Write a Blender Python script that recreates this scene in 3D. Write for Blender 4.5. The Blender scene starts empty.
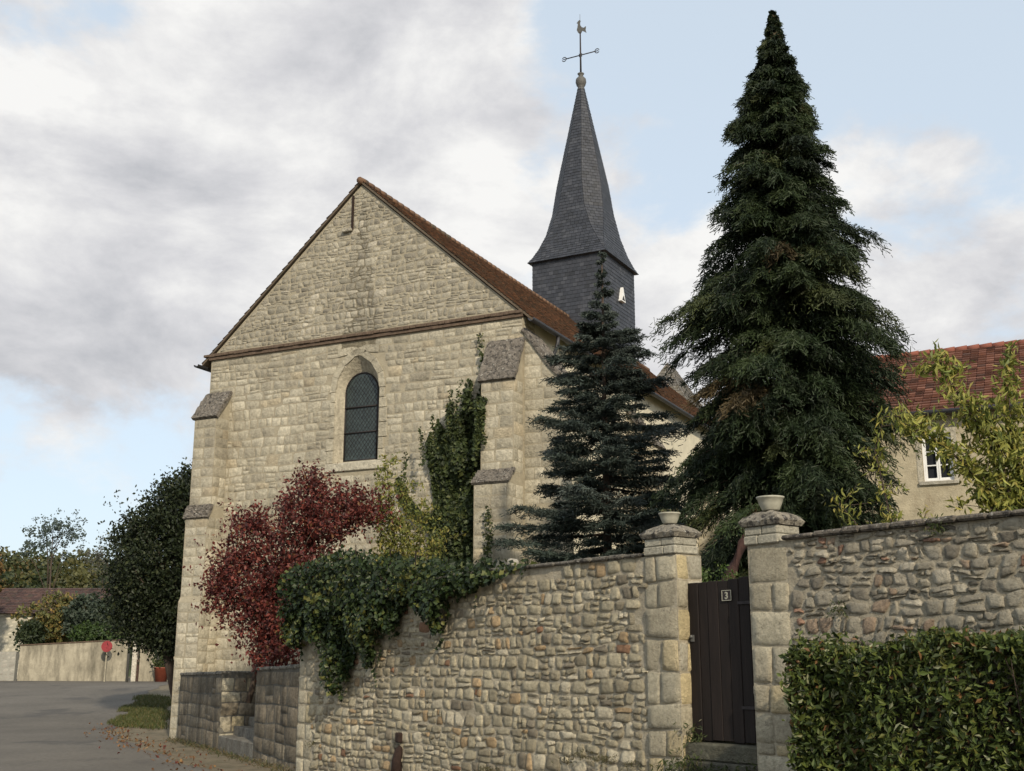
import bpy, math, random
import numpy as np
from mathutils import Vector, Matrix
R_ = math.radians
C = bpy.context.scene.collection
scn = bpy.context.scene

# ---------------------------------------------------------------- camera, sky, sun, exposure
cam_d = bpy.data.cameras.new('camera'); cam = bpy.data.objects.new('camera', cam_d); C.objects.link(cam)
cam_d.sensor_width = 36; cam_d.lens = 1160/1024*36
cam_d.clip_start = .1; cam_d.clip_end = 5000
cam.location = (0, 0, 1.6); cam.rotation_euler = (R_(90)+math.atan(279.5/1160), 0, 0)
scn.camera = cam

SUN_EL = R_(30); SUN_DIR = Vector((.30, -.95, 0)).normalized()
sun_d = bpy.data.lights.new('sun', 'SUN'); sun = bpy.data.objects.new('sun', sun_d); C.objects.link(sun)
sun_d.energy = 3.5; sun_d.angle = R_(1.5); sun_d.color = (1, .88, .70)
sv = Vector((SUN_DIR.x*math.cos(SUN_EL), SUN_DIR.y*math.cos(SUN_EL), math.sin(SUN_EL)))
sun.rotation_euler = sv.to_track_quat('Z', 'Y').to_euler()

scn.view_settings.view_transform = 'Standard'; scn.view_settings.look = 'None'
scn.view_settings.gamma = 1; scn.view_settings.use_curve_mapping = False
scn.view_settings.exposure = 0.12

world = bpy.data.worlds.new('World'); scn.world = world; world.use_nodes = True
def build_world():
    nt = world.node_tree; N = nt.nodes; L = nt.links; N.clear()
    def nd(t, **k):
        n = N.new(t)
        for a, b in k.items(): setattr(n, a, b)
        return n
    def m(op, a, b=None, clamp=False):
        n = nd('ShaderNodeMath', operation=op, use_clamp=clamp)
        for i, v in enumerate((a, b)):
            if v is None: continue
            if isinstance(v, (int, float)): n.inputs[i].default_value = v
            else: L.new(v, n.inputs[i])
        return n.outputs[0]
    out = nd('ShaderNodeOutputWorld')
    sky = nd('ShaderNodeTexSky', sky_type='NISHITA', sun_disc=False)
    sky.sun_elevation = SUN_EL; sky.sun_rotation = math.atan2(SUN_DIR.x, SUN_DIR.y)
    sky.air_density = 1.0; sky.dust_density = 1.6; sky.ozone_density = 1.5
    bg = nd('ShaderNodeBackground'); L.new(sky.outputs[0], bg.inputs[0]); bg.inputs[1].default_value = .15
    thin = nd('ShaderNodeBackground'); thin.inputs[0].default_value = (.73, .82, .89, 1); thin.inputs[1].default_value = 1.0
    base = nd('ShaderNodeMixShader'); base.inputs[0].default_value = .70
    L.new(bg.outputs[0], base.inputs[1]); L.new(thin.outputs[0], base.inputs[2])
    tc = nd('ShaderNodeTexCoord')
    mp = nd('ShaderNodeMapping'); mp.inputs['Scale'].default_value = (1, 1, 1.7); L.new(tc.outputs['Generated'], mp.inputs[0])
    def noise(scale, det, rough, off, dist=0.):
        mm = nd('ShaderNodeMapping'); mm.inputs['Location'].default_value = off; L.new(mp.outputs[0], mm.inputs[0])
        n = nd('ShaderNodeTexNoise'); n.inputs['Scale'].default_value = scale; n.inputs['Detail'].default_value = det
        n.inputs['Roughness'].default_value = rough; n.inputs['Distortion'].default_value = dist
        L.new(mm.outputs[0], n.inputs['Vector']); return n.outputs[0]
    def bank(d, r, amp):            # a bank of cloud (or a clearing) round one direction of the sky
        v = nd('ShaderNodeVectorMath', operation='DISTANCE'); L.new(tc.outputs['Generated'], v.inputs[0])
        v.inputs[1].default_value = Vector(d).normalized()
        q = m('DIVIDE', v.outputs['Value'], r); q = m('MULTIPLY', q, q)
        e = m('POWER', 2.718, m('MULTIPLY', q, -1.)); return m('MULTIPLY', e, amp)
    cov = noise(4.4, 10, .58, (3.1, 1.7, .6), .2); cov = m('ADD', m('MULTIPLY', m('SUBTRACT', cov, .5), 1.7), .47)
    for d, r, a in [((-.28, 1, .42), .30, .32), ((-.45, 1, .30), .18, .22), ((-.03, 1, .46), .12, .26), ((-.12, 1, .60), .13, .16), ((.14, 1, .35), .10, .26), ((.38, 1, .29), .16, .33), ((.25, 1, .25), .12, .12),
                    ((.30, 1, .60), .22, -.25), ((.07, 1, .60), .07, -.16), ((-.44, 1, .11), .10, -.30), ((.48, 1, .46), .10, -.05)]:
        cov = m('ADD', cov, bank(d, r, a))
    fac = nd('ShaderNodeMapRange', interpolation_type='SMOOTHSTEP'); L.new(cov, fac.inputs[0])
    fac.inputs[1].default_value = .44; fac.inputs[2].default_value = .66
    sh = noise(5.5, 10, .60, (7.7, .4, 2.2), .2); sh = m('ADD', m('MULTIPLY', m('SUBTRACT', sh, .5), 1.35), .50)
    sh = m('ADD', sh, bank((-.42, 1, .36), .13, -.11)); sh = m('ADD', sh, bank((-.22, 1, .40), .10, -.07)); sh = m('ADD', sh, bank((-.45, 1, .50), .16, .12))
    sh = m('ADD', sh, bank((-.05, 1, .45), .12, .04)); sh = m('ADD', sh, bank((.42, 1, .30), .06, -.10))
    rp = nd('ShaderNodeValToRGB'); L.new(sh, rp.inputs[0])
    e = rp.color_ramp.elements; e[0].position = .26; e[0].color = (.50, .51, .54, 1); e[1].position = .66; e[1].color = (.88, .875, .86, 1)
    k = e.new(.44); k.color = (.66, .66, .68, 1)
    cl = nd('ShaderNodeBackground'); L.new(rp.outputs[0], cl.inputs[0]); cl.inputs[1].default_value = .98
    mx = nd('ShaderNodeMixShader'); L.new(fac.outputs[0], mx.inputs[0]); L.new(base.outputs[0], mx.inputs[1]); L.new(cl.outputs[0], mx.inputs[2])
    L.new(mx.outputs[0], out.inputs[0])
build_world()

# ---------------------------------------------------------------- materials
def mat(name, base=None, attr=True, rough=.9, n1=(6, .5, .8, 1.15), n2=None, bump=(40, .3, .02), bump2=None, stain=None, moss=None, trans=0., metal=0., spec=.3, stretch=(1, 1, 1)):
    """procedural surface: own colour (per-piece attribute or base) x noise, optional stains / moss, bump"""
    ma = bpy.data.materials.new(name); ma.use_nodes = True; nt = ma.node_tree; N = nt.nodes; L = nt.links
    b = N['Principled BSDF']; b.inputs['Roughness'].default_value = rough; b.inputs['Metallic'].default_value = metal
    b.inputs['Specular IOR Level'].default_value = spec
    tc = N.new('ShaderNodeTexCoord'); mp = N.new('ShaderNodeMapping'); mp.inputs['Scale'].default_value = stretch
    L.new(tc.outputs['Object'], mp.inputs[0])
    def noise(sc, det=5, ro=.6, src=None):
        n = N.new('ShaderNodeTexNoise'); n.inputs['Scale'].default_value = sc; n.inputs['Detail'].default_value = det
        n.inputs['Roughness'].default_value = ro; L.new((src or mp).outputs[0], n.inputs['Vector']); return n
    if attr:
        a = N.new('ShaderNodeAttribute'); a.attribute_name = 'col'; col = a.outputs['Color']
    else:
        rgb = N.new('ShaderNodeRGB'); rgb.outputs[0].default_value = (*base, 1); col = rgb.outputs[0]
    def mult(col, sc, lo, hi, det=5):
        n = noise(sc, det); r = N.new('ShaderNodeMapRange'); L.new(n.outputs[0], r.inputs[0])
        r.inputs[1].default_value = .3; r.inputs[2].default_value = .7; r.inputs[3].default_value = lo; r.inputs[4].default_value = hi
        x = N.new('ShaderNodeMix'); x.data_type = 'RGBA'; x.blend_type = 'MULTIPLY'; x.inputs[0].default_value = 1
        L.new(col, x.inputs[6]); L.new(r.outputs[0], x.inputs[7]); return x.outputs[2]
    col = mult(col, n1[0], n1[2], n1[3])
    if n2: col = mult(col, n2[0], n2[1], n2[2], 3)
    for sp in (stain, moss):
        if not sp: continue
        sc, lo, hi, c, st = sp
        m2 = N.new('ShaderNodeMapping'); m2.inputs['Scale'].default_value = st; L.new(tc.outputs['Object'], m2.inputs[0])
        n = noise(sc, 6, .65, m2); r = N.new('ShaderNodeMapRange'); L.new(n.outputs[0], r.inputs[0])
        r.inputs[1].default_value = lo; r.inputs[2].default_value = hi
        x = N.new('ShaderNodeMix'); x.data_type = 'RGBA'; L.new(r.outputs[0], x.inputs[0]); L.new(col, x.inputs[6]); x.inputs[7].default_value = (*c, 1)
        col = x.outputs[2]
    L.new(col, b.inputs['Base Color'])
    nrm = None
    for bp in (bump, bump2):
        if not bp: continue
        n = noise(bp[0], 6, .65); bu = N.new('ShaderNodeBump'); bu.inputs['Strength'].default_value = bp[1]; bu.inputs['Distance'].default_value = bp[2]
        L.new(n.outputs[0], bu.inputs['Height'])
        if nrm: L.new(nrm, bu.inputs['Normal'])
        nrm = bu.outputs[0]
    if nrm: L.new(nrm, b.inputs['Normal'])
    if trans > 0:
        t = N.new('ShaderNodeBsdfTranslucent'); L.new(col, t.inputs[0]); mx = N.new('ShaderNodeMixShader'); mx.inputs[0].default_value = trans
        L.new(b.outputs[0], mx.inputs[1]); L.new(t.outputs[0], mx.inputs[2]); L.new(mx.outputs[0], N['Material Output'].inputs[0])
    return ma

M = {}
M['rubble'] = mat('rubble_stone', n1=(22, 0, .74, 1.18), n2=(1.1, .82, 1.1), bump=(30, 1, .035), bump2=(90, .8, .02), stain=(9, .60, .74, (.11, .098, .075), (1, 1, 1)), moss=(2.2, .62, .80, (.12, .105, .07), (1, 1, 1)))
M['mortar'] = mat('lime_mortar', (.46, .405, .30), False, n1=(5, 0, .7, 1.15), bump=(45, 1, .03), bump2=(14, .8, .06), stain=(2.0, .56, .76, (.16, .145, .10), (1, 1, 1)))
M['ashlar'] = mat('church_ashlar', n1=(11, 0, .72, 1.18), n2=(.55, .70, 1.10), bump=(10, 1, .045), bump2=(38, .8, .02), stain=(1.0, .58, .80, (.17, .15, .115), (1.5, 1.5, .35)), moss=(7, .60, .74, (.20, .175, .13), (1, 1, 1)))
M['churchmortar'] = mat('church_mortar', (.35, .308, .222), False, n1=(4, 0, .8, 1.1), bump=(25, .8, .03), stain=(.9, .55, .8, (.17, .15, .115), (1.5, 1.5, .4)))
M['dirty'] = mat('stained_ashlar', n1=(12, 0, .65, 1.2), n2=(1.2, .65, 1.15), bump=(14, 1, .06), bump2=(60, .8, .02), stain=(1.7, .48, .68, (.085, .072, .052), (1.6, 1.6, .5)))
M['render'] = mat('lime_render', (.60, .55, .42), False, n1=(2, 0, .85, 1.08), bump=(22, .5, .02), stain=(1.4, .60, .8, (.30, .26, .19), (1.5, 1.5, .3)))
M['houserender'] = mat('house_render', (.42, .365, .255), False, n1=(3.4, 0, .72, 1.12), bump=(20, .8, .03), stain=(1.5, .50, .68, (.27, .225, .15), (1.2, 1.2, .5)))
M['lichen'] = mat('lichened_cap_stone', n1=(12, 0, .6, 1.3), bump=(25, 1, .04), stain=(11, .52, .60, (.05, .045, .04), (1, 1, 1)), moss=(16, .60, .66, (.40, .38, .33), (1, 1, 1)))
M['tile'] = mat('old_clay_tile', n1=(1.3, 0, .7, 1.2), bump=(60, .4, .01), moss=(2.2, .55, .70, (.075, .066, .045), (1, 1, 1)))
M['redtile'] = mat('red_clay_tile', n1=(1.5, 0, .8, 1.15), bump=(60, .4, .01), moss=(3.0, .66, .8, (.09, .06, .045), (1, 1, 1)))
M['slate'] = mat('blue_grey_slate', rough=.55, spec=.4, n1=(2.5, 0, .85, 1.15), bump=(50, .3, .01))
M['zinc'] = mat('weathered_zinc', (.06, .06, .065), False, rough=.5, metal=.4, n1=(8, 0, .7, 1.2))
M['iron'] = mat('wrought_iron', (.035, .03, .03), False, rough=.6, metal=.3, n1=(20, 0, .7, 1.3))
M['rust'] = mat('rusty_iron', (.028, .016, .012), False, rough=.9, n1=(20, 0, .6, 1.4))
M['lead'] = mat('grey_lead', (.10, .098, .09), False, rough=.6, n1=(20, 0, .7, 1.3))
M['white'] = mat('white_paint', (.74, .74, .72), False, rough=.5, n1=(6, 0, .9, 1.04), bump=None)
M['brick'] = mat('drip_tile', (.12, .085, .06), False, n1=(9, 0, .6, 1.3), bump=(30, .6, .02))
M['glass'] = mat('leaded_glass', (.030, .042, .040), False, rough=.28, spec=.5, n1=(9, 0, .5, 1.5), bump=(14, .5, .02))
M['pane'] = mat('window_pane', (.02, .022, .026), False, rough=.08, spec=.6, n1=(2, 0, .8, 1.2), bump=None)
M['door'] = mat('dark_brown_boards', n1=(9, 0, .6, 1.3), rough=.75, bump=(30, .8, .01), stretch=(1, 1, .12))
M['ceramic'] = mat('pale_stone_bowl', (.38, .365, .29), False, rough=.6, n1=(9, 0, .8, 1.08), bump=(30, .3, .01), stain=(7, .58, .75, (.28, .26, .2), (1, 1, .5)))
M['asphalt'] = mat('asphalt', (.125, .113, .095), False, rough=.92, n1=(.25, 0, .80, 1.18), n2=(9, .80, 1.14), bump=(60, .7, .015), moss=(5, .64, .70, (.06, .055, .05), (.5, 1, 1)), stain=(.35, .55, .62, (.080, .074, .066), (1, .6, 1)))
M['grit'] = mat('gravel_verge', (.20, .165, .11), False, n1=(3, 0, .65, 1.2), bump=(50, 1, .03), stain=(1.6, .5, .66, (.11, .10, .06), (1, 1, 1)))
M['earth'] = mat('courtyard_earth', (.13, .12, .07), False, n1=(1, 0, .7, 1.2), bump=(12, .8, .05), stain=(.8, .45, .6, (.05, .08, .025), (1, 1, 1)))
M['hill'] = mat('grassy_hill', (.07, .085, .035), False, n1=(.05, 0, .7, 1.3), bump=None)
M['farwall'] = mat('stained_render_wall', (.40, .36, .27), False, n1=(1.2, 0, .7, 1.1), bump=(10, .6, .03), stain=(1.3, .44, .64, (.15, .135, .10), (1.3, 1.3, .35)), moss=(2.6, .52, .7, (.24, .215, .16), (1, 1, 1)))
M['farstone'] = mat('far_house_stone', n1=(2, 0, .85, 1.1), bump=(16, .6, .03))
M['leaf'] = mat('leaves', rough=.55, spec=.35, n1=(3, 0, .75, 1.2), bump=None, trans=.25)
M['gloss'] = mat('glossy_leaves', rough=.48, spec=.28, n1=(3, 0, .75, 1.2), bump=None, trans=.15)
M['needle'] = mat('needles', rough=.6, spec=.3, n1=(1.2, 0, .7, 1.25), bump=None, trans=.10)
M['bark'] = mat('bark', (.075, .055, .042), False, n1=(8, 0, .6, 1.3), bump=(18, 1, .04), stretch=(1, 1, .3))
M['redbark'] = mat('reddish_bark', (.045, .022, .018), False, n1=(12, 0, .6, 1.3), bump=(25, 1, .02), stretch=(1, 1, .3))
M['red'] = mat('red_paint', (.26, .035, .04), False, rough=.6, n1=(6, 0, .8, 1.1), bump=None)
M['orange'] = mat('orange_plastic', (.22, .06, .035), False, rough=.5, n1=(6, 0, .8, 1.1), bump=None)

# ---------------------------------------------------------------- mesh helpers
class MB:
    def __init__(s): s.v = []; s.f = []; s.c = []; s.m = []; s.n = 0; s.mi = 0; s.smooth = []
    def add(s, verts, faces, col=(.5, .5, .5), smooth=False):
        verts = np.asarray(verts, float).reshape(-1, 3); n = len(verts)
        s.v.append(verts)
        c = np.asarray(col, float)
        if c.ndim == 1: c = np.tile(c, (n, 1))
        s.c.append(c)
        faces = [tuple(int(i)+s.n for i in f) for f in faces]
        s.f += faces; s.m += [s.mi]*len(faces); s.smooth += [smooth]*len(faces); s.n += n
    def box(s, x0, x1, y0, y1, z0, z1, col=(.5, .5, .5), bev=0.):
        if bev > 0: return s.bevbox(x0, x1, y0, y1, z0, z1, col, bev)
        v = [(x, y, z) for z in (z0, z1) for y in (y0, y1) for x in (x0, x1)]
        s.add(v, [(0, 2, 3, 1), (4, 5, 7, 6), (0, 1, 5, 4), (2, 6, 7, 3), (0, 4, 6, 2), (1, 3, 7, 5)], col)
    def bevbox(s, x0, x1, y0, y1, z0, z1, col, b):
        cx, cy, cz = (x0+x1)/2, (y0+y1)/2, (z0+z1)/2; hx, hy, hz = (x1-x0)/2, (y1-y0)/2, (z1-z0)/2
        b = min(b, hx*.9, hy*.9, hz*.9); idx = {}; v = []
        for sx in (-1, 1):
            for sy in (-1, 1):
                for sz in (-1, 1):
                    for ax in range(3):
                        p = [sx*(hx-b), sy*(hy-b), sz*(hz-b)]; p[ax] = (sx*hx, sy*hy, sz*hz)[ax]
                        idx[sx, sy, sz, ax] = len(v); v.append((cx+p[0], cy+p[1], cz+p[2]))
        F = []
        for ax in range(3):
            o = [a for a in range(3) if a != ax]
            for sg in (-1, 1):
                q = []
                for a, b2 in ((-1, -1), (1, -1), (1, 1), (-1, 1)):
                    k = [0, 0, 0]; k[ax] = sg; k[o[0]] = a; k[o[1]] = b2; q.append(idx[(*k, ax)])
                if (sg < 0) != (ax == 1): q.reverse()
                F.append(q)
        for ax in range(3):
            o = [a for a in range(3) if a != ax]
            for a in (-1, 1):
                for b2 in (-1, 1):
                    q = []
                    for e, w in ((-1, 0), (1, 0), (1, 1), (-1, 1)):
                        k = [0, 0, 0]; k[ax] = e; k[o[0]] = a; k[o[1]] = b2; q.append(idx[(*k, o[w])])
                    F.append(q)
        for sx in (-1, 1):
            for sy in (-1, 1):
                for sz in (-1, 1): F.append([idx[sx, sy, sz, a] for a in range(3)])
        s.add(v, F, col)
    def prism(s, poly, h0, h1, frame=None, col=(.5, .5, .5)):
        """poly in (a,b), extruded from h0 to h1; frame(a,b,h)->xyz"""
        fr = frame or (lambda a, b, h: (a, b, h)); n = len(poly)
        v = [fr(a, b, h0) for a, b in poly]+[fr(a, b, h1) for a, b in poly]
        s.add(v, [tuple(range(n))[::-1], tuple(range(n, 2*n))]+[(i, (i+1) % n, n+(i+1) % n, n+i) for i in range(n)], col)
    def tube(s, pts, r, seg=7, col=(.5, .5, .5), cap=True):
        pts = [Vector(p) for p in pts]; n = len(pts)
        if not hasattr(r, '__len__'): r = [r]*n
        v = []; F = []
        up = Vector((.31, .17, 1)).normalized()
        for i, p in enumerate(pts):
            d = (pts[min(i+1, n-1)]-pts[max(i-1, 0)]).normalized()
            a = d.cross(up if abs(d.dot(up)) < .95 else Vector((1, 0, 0))).normalized(); b = d.cross(a)
            for k in range(seg):
                t = 2*math.pi*k/seg; v.append(p+(a*math.cos(t)+b*math.sin(t))*r[i])
        for i in range(n-1):
            for k in range(seg): F.append((i*seg+k, i*seg+(k+1) % seg, (i+1)*seg+(k+1) % seg, (i+1)*seg+k))
        if cap: F += [tuple(range(seg))[::-1], tuple((n-1)*seg+k for k in range(seg))]
        s.add([tuple(p) for p in v], F, col, True)
    def lathe(s, prof, c=(0, 0, 0), seg=28, col=(.5, .5, .5)):
        v = []; F = []; n = len(prof)
        for r, z in prof:
            for k in range(seg):
                t = 2*math.pi*k/seg; v.append((c[0]+r*math.cos(t), c[1]+r*math.sin(t), c[2]+z))
        for i in range(n-1):
            for k in range(seg): F.append((i*seg+k, i*seg+(k+1) % seg, (i+1)*seg+(k+1) % seg, (i+1)*seg+k))
        s.add(v, F, col, True)
    def quads(s, P, col):
        """P (n,4,3) array, col (n,3)"""
        n = len(P); s.v.append(P.reshape(-1, 3)); s.c.append(np.repeat(col, 4, 0))
        base = np.arange(n*4).reshape(-1, 4)+s.n
        s.f += [tuple(q) for q in base.tolist()]; s.m += [s.mi]*n; s.smooth += [False]*n; s.n += n*4
    def obj(s, name, mats, parent=None, loc=None, rz=0):
        me = bpy.data.meshes.new(name); V = np.concatenate(s.v); me.from_pydata(V.tolist(), [], s.f)
        if not isinstance(mats, (list, tuple)): mats = [mats]
        for m_ in mats: me.materials.append(m_)
        at = me.attributes.new('col', 'FLOAT_COLOR', 'POINT')
        cc = np.concatenate(s.c); at.data.foreach_set('color', np.concatenate([cc, np.ones((len(cc), 1))], 1).ravel().astype(np.float32))
        me.polygons.foreach_set('material_index', s.m); me.polygons.foreach_set('use_smooth', s.smooth)
        me.update(); o = bpy.data.objects.new(name, me); C.objects.link(o)
        if parent: o.parent = parent
        if loc: o.location = loc
        o.rotation_euler.z = rz
        return o

def tag(o, label, cat, group=None, kind=None):
    if label: o['label'] = label
    if cat: o['category'] = cat
    if group: o['group'] = group
    if kind: o['kind'] = kind
    return o
def thing(name, label, cat, loc=(0, 0, 0), rz=0, group=None):
    o = bpy.data.objects.new(name, None); C.objects.link(o); o.location = loc; o.rotation_euler.z = rz
    return tag(o, label, cat, group)
def structure(o): o['kind'] = 'structure'; return o

def clip(mb, co, no):
    """cut away everything of the mesh builder's faces on the +no side (whole collected mesh)"""
    import bmesh
    me = bpy.data.meshes.new('tmp'); V = np.concatenate(mb.v); me.from_pydata(V.tolist(), [], mb.f)
    bm = bmesh.new(); bm.from_mesh(me); cl = bm.verts.layers.float_vector.new('c'); cc = np.concatenate(mb.c)
    bm.verts.ensure_lookup_table(); bm.faces.ensure_lookup_table()
    for i, v in enumerate(bm.verts): v[cl] = cc[i]
    for i, f in enumerate(bm.faces): f.material_index = mb.m[i]; f.smooth = mb.smooth[i]
    bmesh.ops.bisect_plane(bm, geom=bm.verts[:]+bm.edges[:]+bm.faces[:], plane_co=co, plane_no=no, clear_outer=True)
    bm.verts.ensure_lookup_table()
    for i, v in enumerate(bm.verts): v.index = i
    o = MB(); o.v = [np.array([v.co[:] for v in bm.verts])]; o.c = [np.array([v[cl][:] for v in bm.verts])]
    o.f = [tuple(v.index for v in f.verts) for f in bm.faces]; o.m = [f.material_index for f in bm.faces]; o.smooth = [f.smooth for f in bm.faces]; o.n = len(bm.verts)
    bm.free(); bpy.data.meshes.remove(me); o.mi = mb.mi
    return o

def stones(mb, u0, u1, v0, v1, O, U, Nn, hc, wc, depth, gap, pal, seed, skip=None, n=5, split=.2, wob=.02, rnd=.35, rag=.15, jit=.25):
    """coursed masonry: one low-relief cushion of stone per cell, laid on a wall face"""
    rs = np.random.RandomState(seed); O = np.array(O, float); U = np.array(U, float); Nn = np.array(Nn, float); Z = np.array([0, 0, 1.])
    vs = [v0]
    while vs[-1] < v1-.4*hc[0]: vs.append(vs[-1]+rs.uniform(*hc))
    k = (v1-v0)/(vs[-1]-v0); vs = [v0+(v-v0)*k for v in vs]
    ph = rs.uniform(0, 6.28, (len(vs), 3))
    def line(j, u):
        if j == 0 or j == len(vs)-1: return vs[j]
        return vs[j]+wob*(math.sin(u*1.3+ph[j, 0])+.6*math.sin(u*3.7+ph[j, 1])+.4*math.sin(u*9+ph[j, 2]))
    g = {3: [-1, 0, 1], 4: [-1, -.86, .86, 1], 5: [-1, -.88, 0, .88, 1], 6: [-1, -.88, -.4, .4, .88, 1], 7: [-1, -.9, -.5, 0, .5, .9, 1]}[n]; g = np.array(g, float); A, B = np.meshgrid(g, g)
    # squircle
    X = A*np.sqrt(1-rnd*B*B/2); Y = B*np.sqrt(1-rnd*A*A/2)
    E = np.maximum(np.abs(A), np.abs(B)); H = np.where(E > .99, 0., np.where(E > .8, .78, 1.0))
    F = [(j*n+i, j*n+i+1, (j+1)*n+i+1, (j+1)*n+i) for j in range(n-1) for i in range(n-1)]
    pw = np.array([p[1] for p in pal]); pw = pw/pw.sum(); pc = np.array([p[0] for p in pal])
    def cell(q, cw, ch):
        c = q.mean(0)
        if skip and skip(c[0], c[1], cw/2, ch/2): return
        q = c+(q-c)*np.array([1-gap/max(cw, .02), 1-gap/max(ch, .02)])
        q = q+rs.normal(0, 1, q.shape)*gap*jit
        a = (X+1)/2; b = (Y+1)/2
        P = ((1-a)*(1-b))[..., None]*q[0]+(a*(1-b))[..., None]*q[1]+(a*b)[..., None]*q[2]+((1-a)*b)[..., None]*q[3]
        d = depth*rs.uniform(.5, 1.35); h = H*d*(1+rag*rs.normal(0, 1, H.shape))-.006*(E > .99)
        h += H*depth*.35*(A*rs.normal()+B*rs.normal())
        P = P+rs.normal(0, 1, P.shape)*gap*.30*(E < 2)[..., None]
        W = O+P[..., 0:1]*U+P[..., 1:2]*Z+h[..., None]*Nn
        col = pc[rs.choice(len(pc), p=pw)]*rs.uniform(.82, 1.15)
        mb.add(W.reshape(-1, 3), F, np.tile(col, (n*n, 1)), True)
    for j in range(len(vs)-1):
        u = u0; hgt = vs[j+1]-vs[j]
        sc = rs.uniform(.75, 1.25)
        us = [u0]
        while us[-1] < u1-.45*wc[0]: us.append(us[-1]+rs.uniform(*wc)*sc)
        if len(us) < 2: us.append(u1)
        us = [u0+(x-u0)*(u1-u0)/(us[-1]-u0) for x in us]
        sl = [0]+[rs.normal()*wob*.6 for _ in us[1:-1]]+[0]
        for i in range(len(us)-1):
            a, b = us[i], us[i+1]
            q = np.array([(a-sl[i], line(j, a)), (b-sl[i+1], line(j, b)), (b+sl[i+1], line(j+1, b)), (a+sl[i], line(j+1, a))])
            if rs.rand() < split and hgt > 2.6*gap:
                t = rs.uniform(.35, .65); t2 = t+rs.uniform(-.12, .12)
                m0 = q[0]*(1-t)+q[3]*t; m1 = q[1]*(1-t2)+q[2]*t2
                if rs.rand() < .4 and (b-a) > .15:
                    s_ = rs.uniform(.4, .6); c0 = m0*(1-s_)+m1*s_; c1 = q[3]*(1-s_)+q[2]*s_
                    cell(np.array([m0, c0, c1, q[3]]), (b-a)/2, hgt*(1-t)); cell(np.array([c0, m1, q[2], c1]), (b-a)/2, hgt*(1-t))
                else: cell(np.array([m0, m1, q[2], q[3]]), b-a, hgt*(1-t))
                cell(np.array([q[0], q[1], m1, m0]), b-a, hgt*t)
            else: cell(q, b-a, hgt)

def tiles(mb, A, B, Cc, D, rowh, colw, lift, pal, seed, jit=.004, aligned=False):
    """rows of overlapping tiles or slates on the quad A B (low edge) C D (top edge)"""
    rs = np.random.RandomState(seed); A, B, Cc, D = [np.array(p, float) for p in (A, B, Cc, D)]
    nrm = np.cross(Cc-A, D-B); nrm /= np.linalg.norm(nrm)
    H = max(np.linalg.norm(D-A), np.linalg.norm(Cc-B)); rows = max(1, int(round(H/rowh)))
    pw = np.array([p[1] for p in pal]); pw = pw/pw.sum(); pc = np.array([p[0] for p in pal])
    Ps = []; Cs = []
    for r in range(rows):
        t0 = r/rows; t1 = (r+1)/rows
        a0 = A+(D-A)*t0; b0 = B+(Cc-B)*t0; a1 = A+(D-A)*t1; b1 = B+(Cc-B)*t1
        nc = max(1, int(round(np.linalg.norm(b0-a0)/colw))); off = 0 if aligned else .5*(r % 2)
        for c in range(nc+(1 if off else 0)):
            s0 = max(0, (c-off)/nc); s1 = min(1, (c+1-off)/nc)
            if s1-s0 < 1e-4: continue
            w = (s1-s0)*.03; l0 = lift*(1+rs.uniform(-.3, .3))+rs.uniform(0, jit)
            p0 = a0+(b0-a0)*(s0+w)+nrm*l0; p1 = a0+(b0-a0)*(s1-w)+nrm*(l0+rs.uniform(-jit, jit)*.5)
            p2 = a1+(b1-a1)*(s1-w)+nrm*.1*lift; p3 = a1+(b1-a1)*(s0+w)+nrm*.1*lift
            q0 = p0-nrm*lift*1.0; q1 = p1-nrm*lift*1.0
            col = pc[rs.choice(len(pc), p=pw)]*rs.uniform(.85, 1.15)
            Ps += [[p0, p1, p2, p3], [q0, q1, p1, p0]]; Cs += [col, col]
    mb.quads(np.array(Ps), np.array(Cs))

def pick(pal, n, rs, var=.18):
    pw = np.array([p[1] for p in pal], float); pc = np.array([p[0] for p in pal], float)
    return pc[rs.choice(len(pc), n, p=pw/pw.sum())]*rs.uniform(1-var, 1+var, (n, 1))

def leaves(mb, P, size, pal, rs, asp=.55, droop=0., face=None, face_w=0.):
    """one folded-free diamond blade per point; face biases the blade's normal"""
    n = len(P)
    d = rs.normal(0, 1, (n, 3)); d[:, 2] -= droop; d /= np.linalg.norm(d, axis=1)[:, None]
    nn = rs.normal(0, 1, (n, 3))
    if face is not None: nn = nn*(1-face_w)+np.asarray(face)*face_w*2.2
    s = np.cross(d, nn); s /= np.linalg.norm(s, axis=1)[:, None]+1e-9
    L = size*rs.uniform(.6, 1.3, (n, 1)); w = L*asp*.5
    up = np.cross(s, d)*L*.12
    Q = np.stack([P-d*L*.5, P-d*L*.05+s*w+up, P+d*L*.5, P-d*L*.05-s*w+up], 1)
    mb.quads(Q, pick(pal, n, rs))

def crown_points(blobs, nclump, per, cr, rs, shell=.55):
    """leaf positions: clumps spread through ellipsoids, more of them towards the outside"""
    vol = np.array([b[1][0]*b[1][1]*b[1][2] for b in blobs])**.75; vol /= vol.sum()
    k = rs.choice(len(blobs), nclump, p=vol); out = []
    c = np.array([b[0] for b in blobs])[k]; r = np.array([b[1] for b in blobs])[k]
    d = rs.normal(0, 1, (nclump, 3)); d /= np.linalg.norm(d, axis=1)[:, None]
    q = c+d*r*(shell+(1.02-shell)*rs.rand(nclump, 1)**.6)
    pts = q[:, None, :]+rs.normal(0, 1, (nclump, per, 3))*cr*rs.uniform(.5, 1.2, (nclump, 1, 1))*np.array([1, 1, .8])
    return pts.reshape(-1, 3), q

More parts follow.
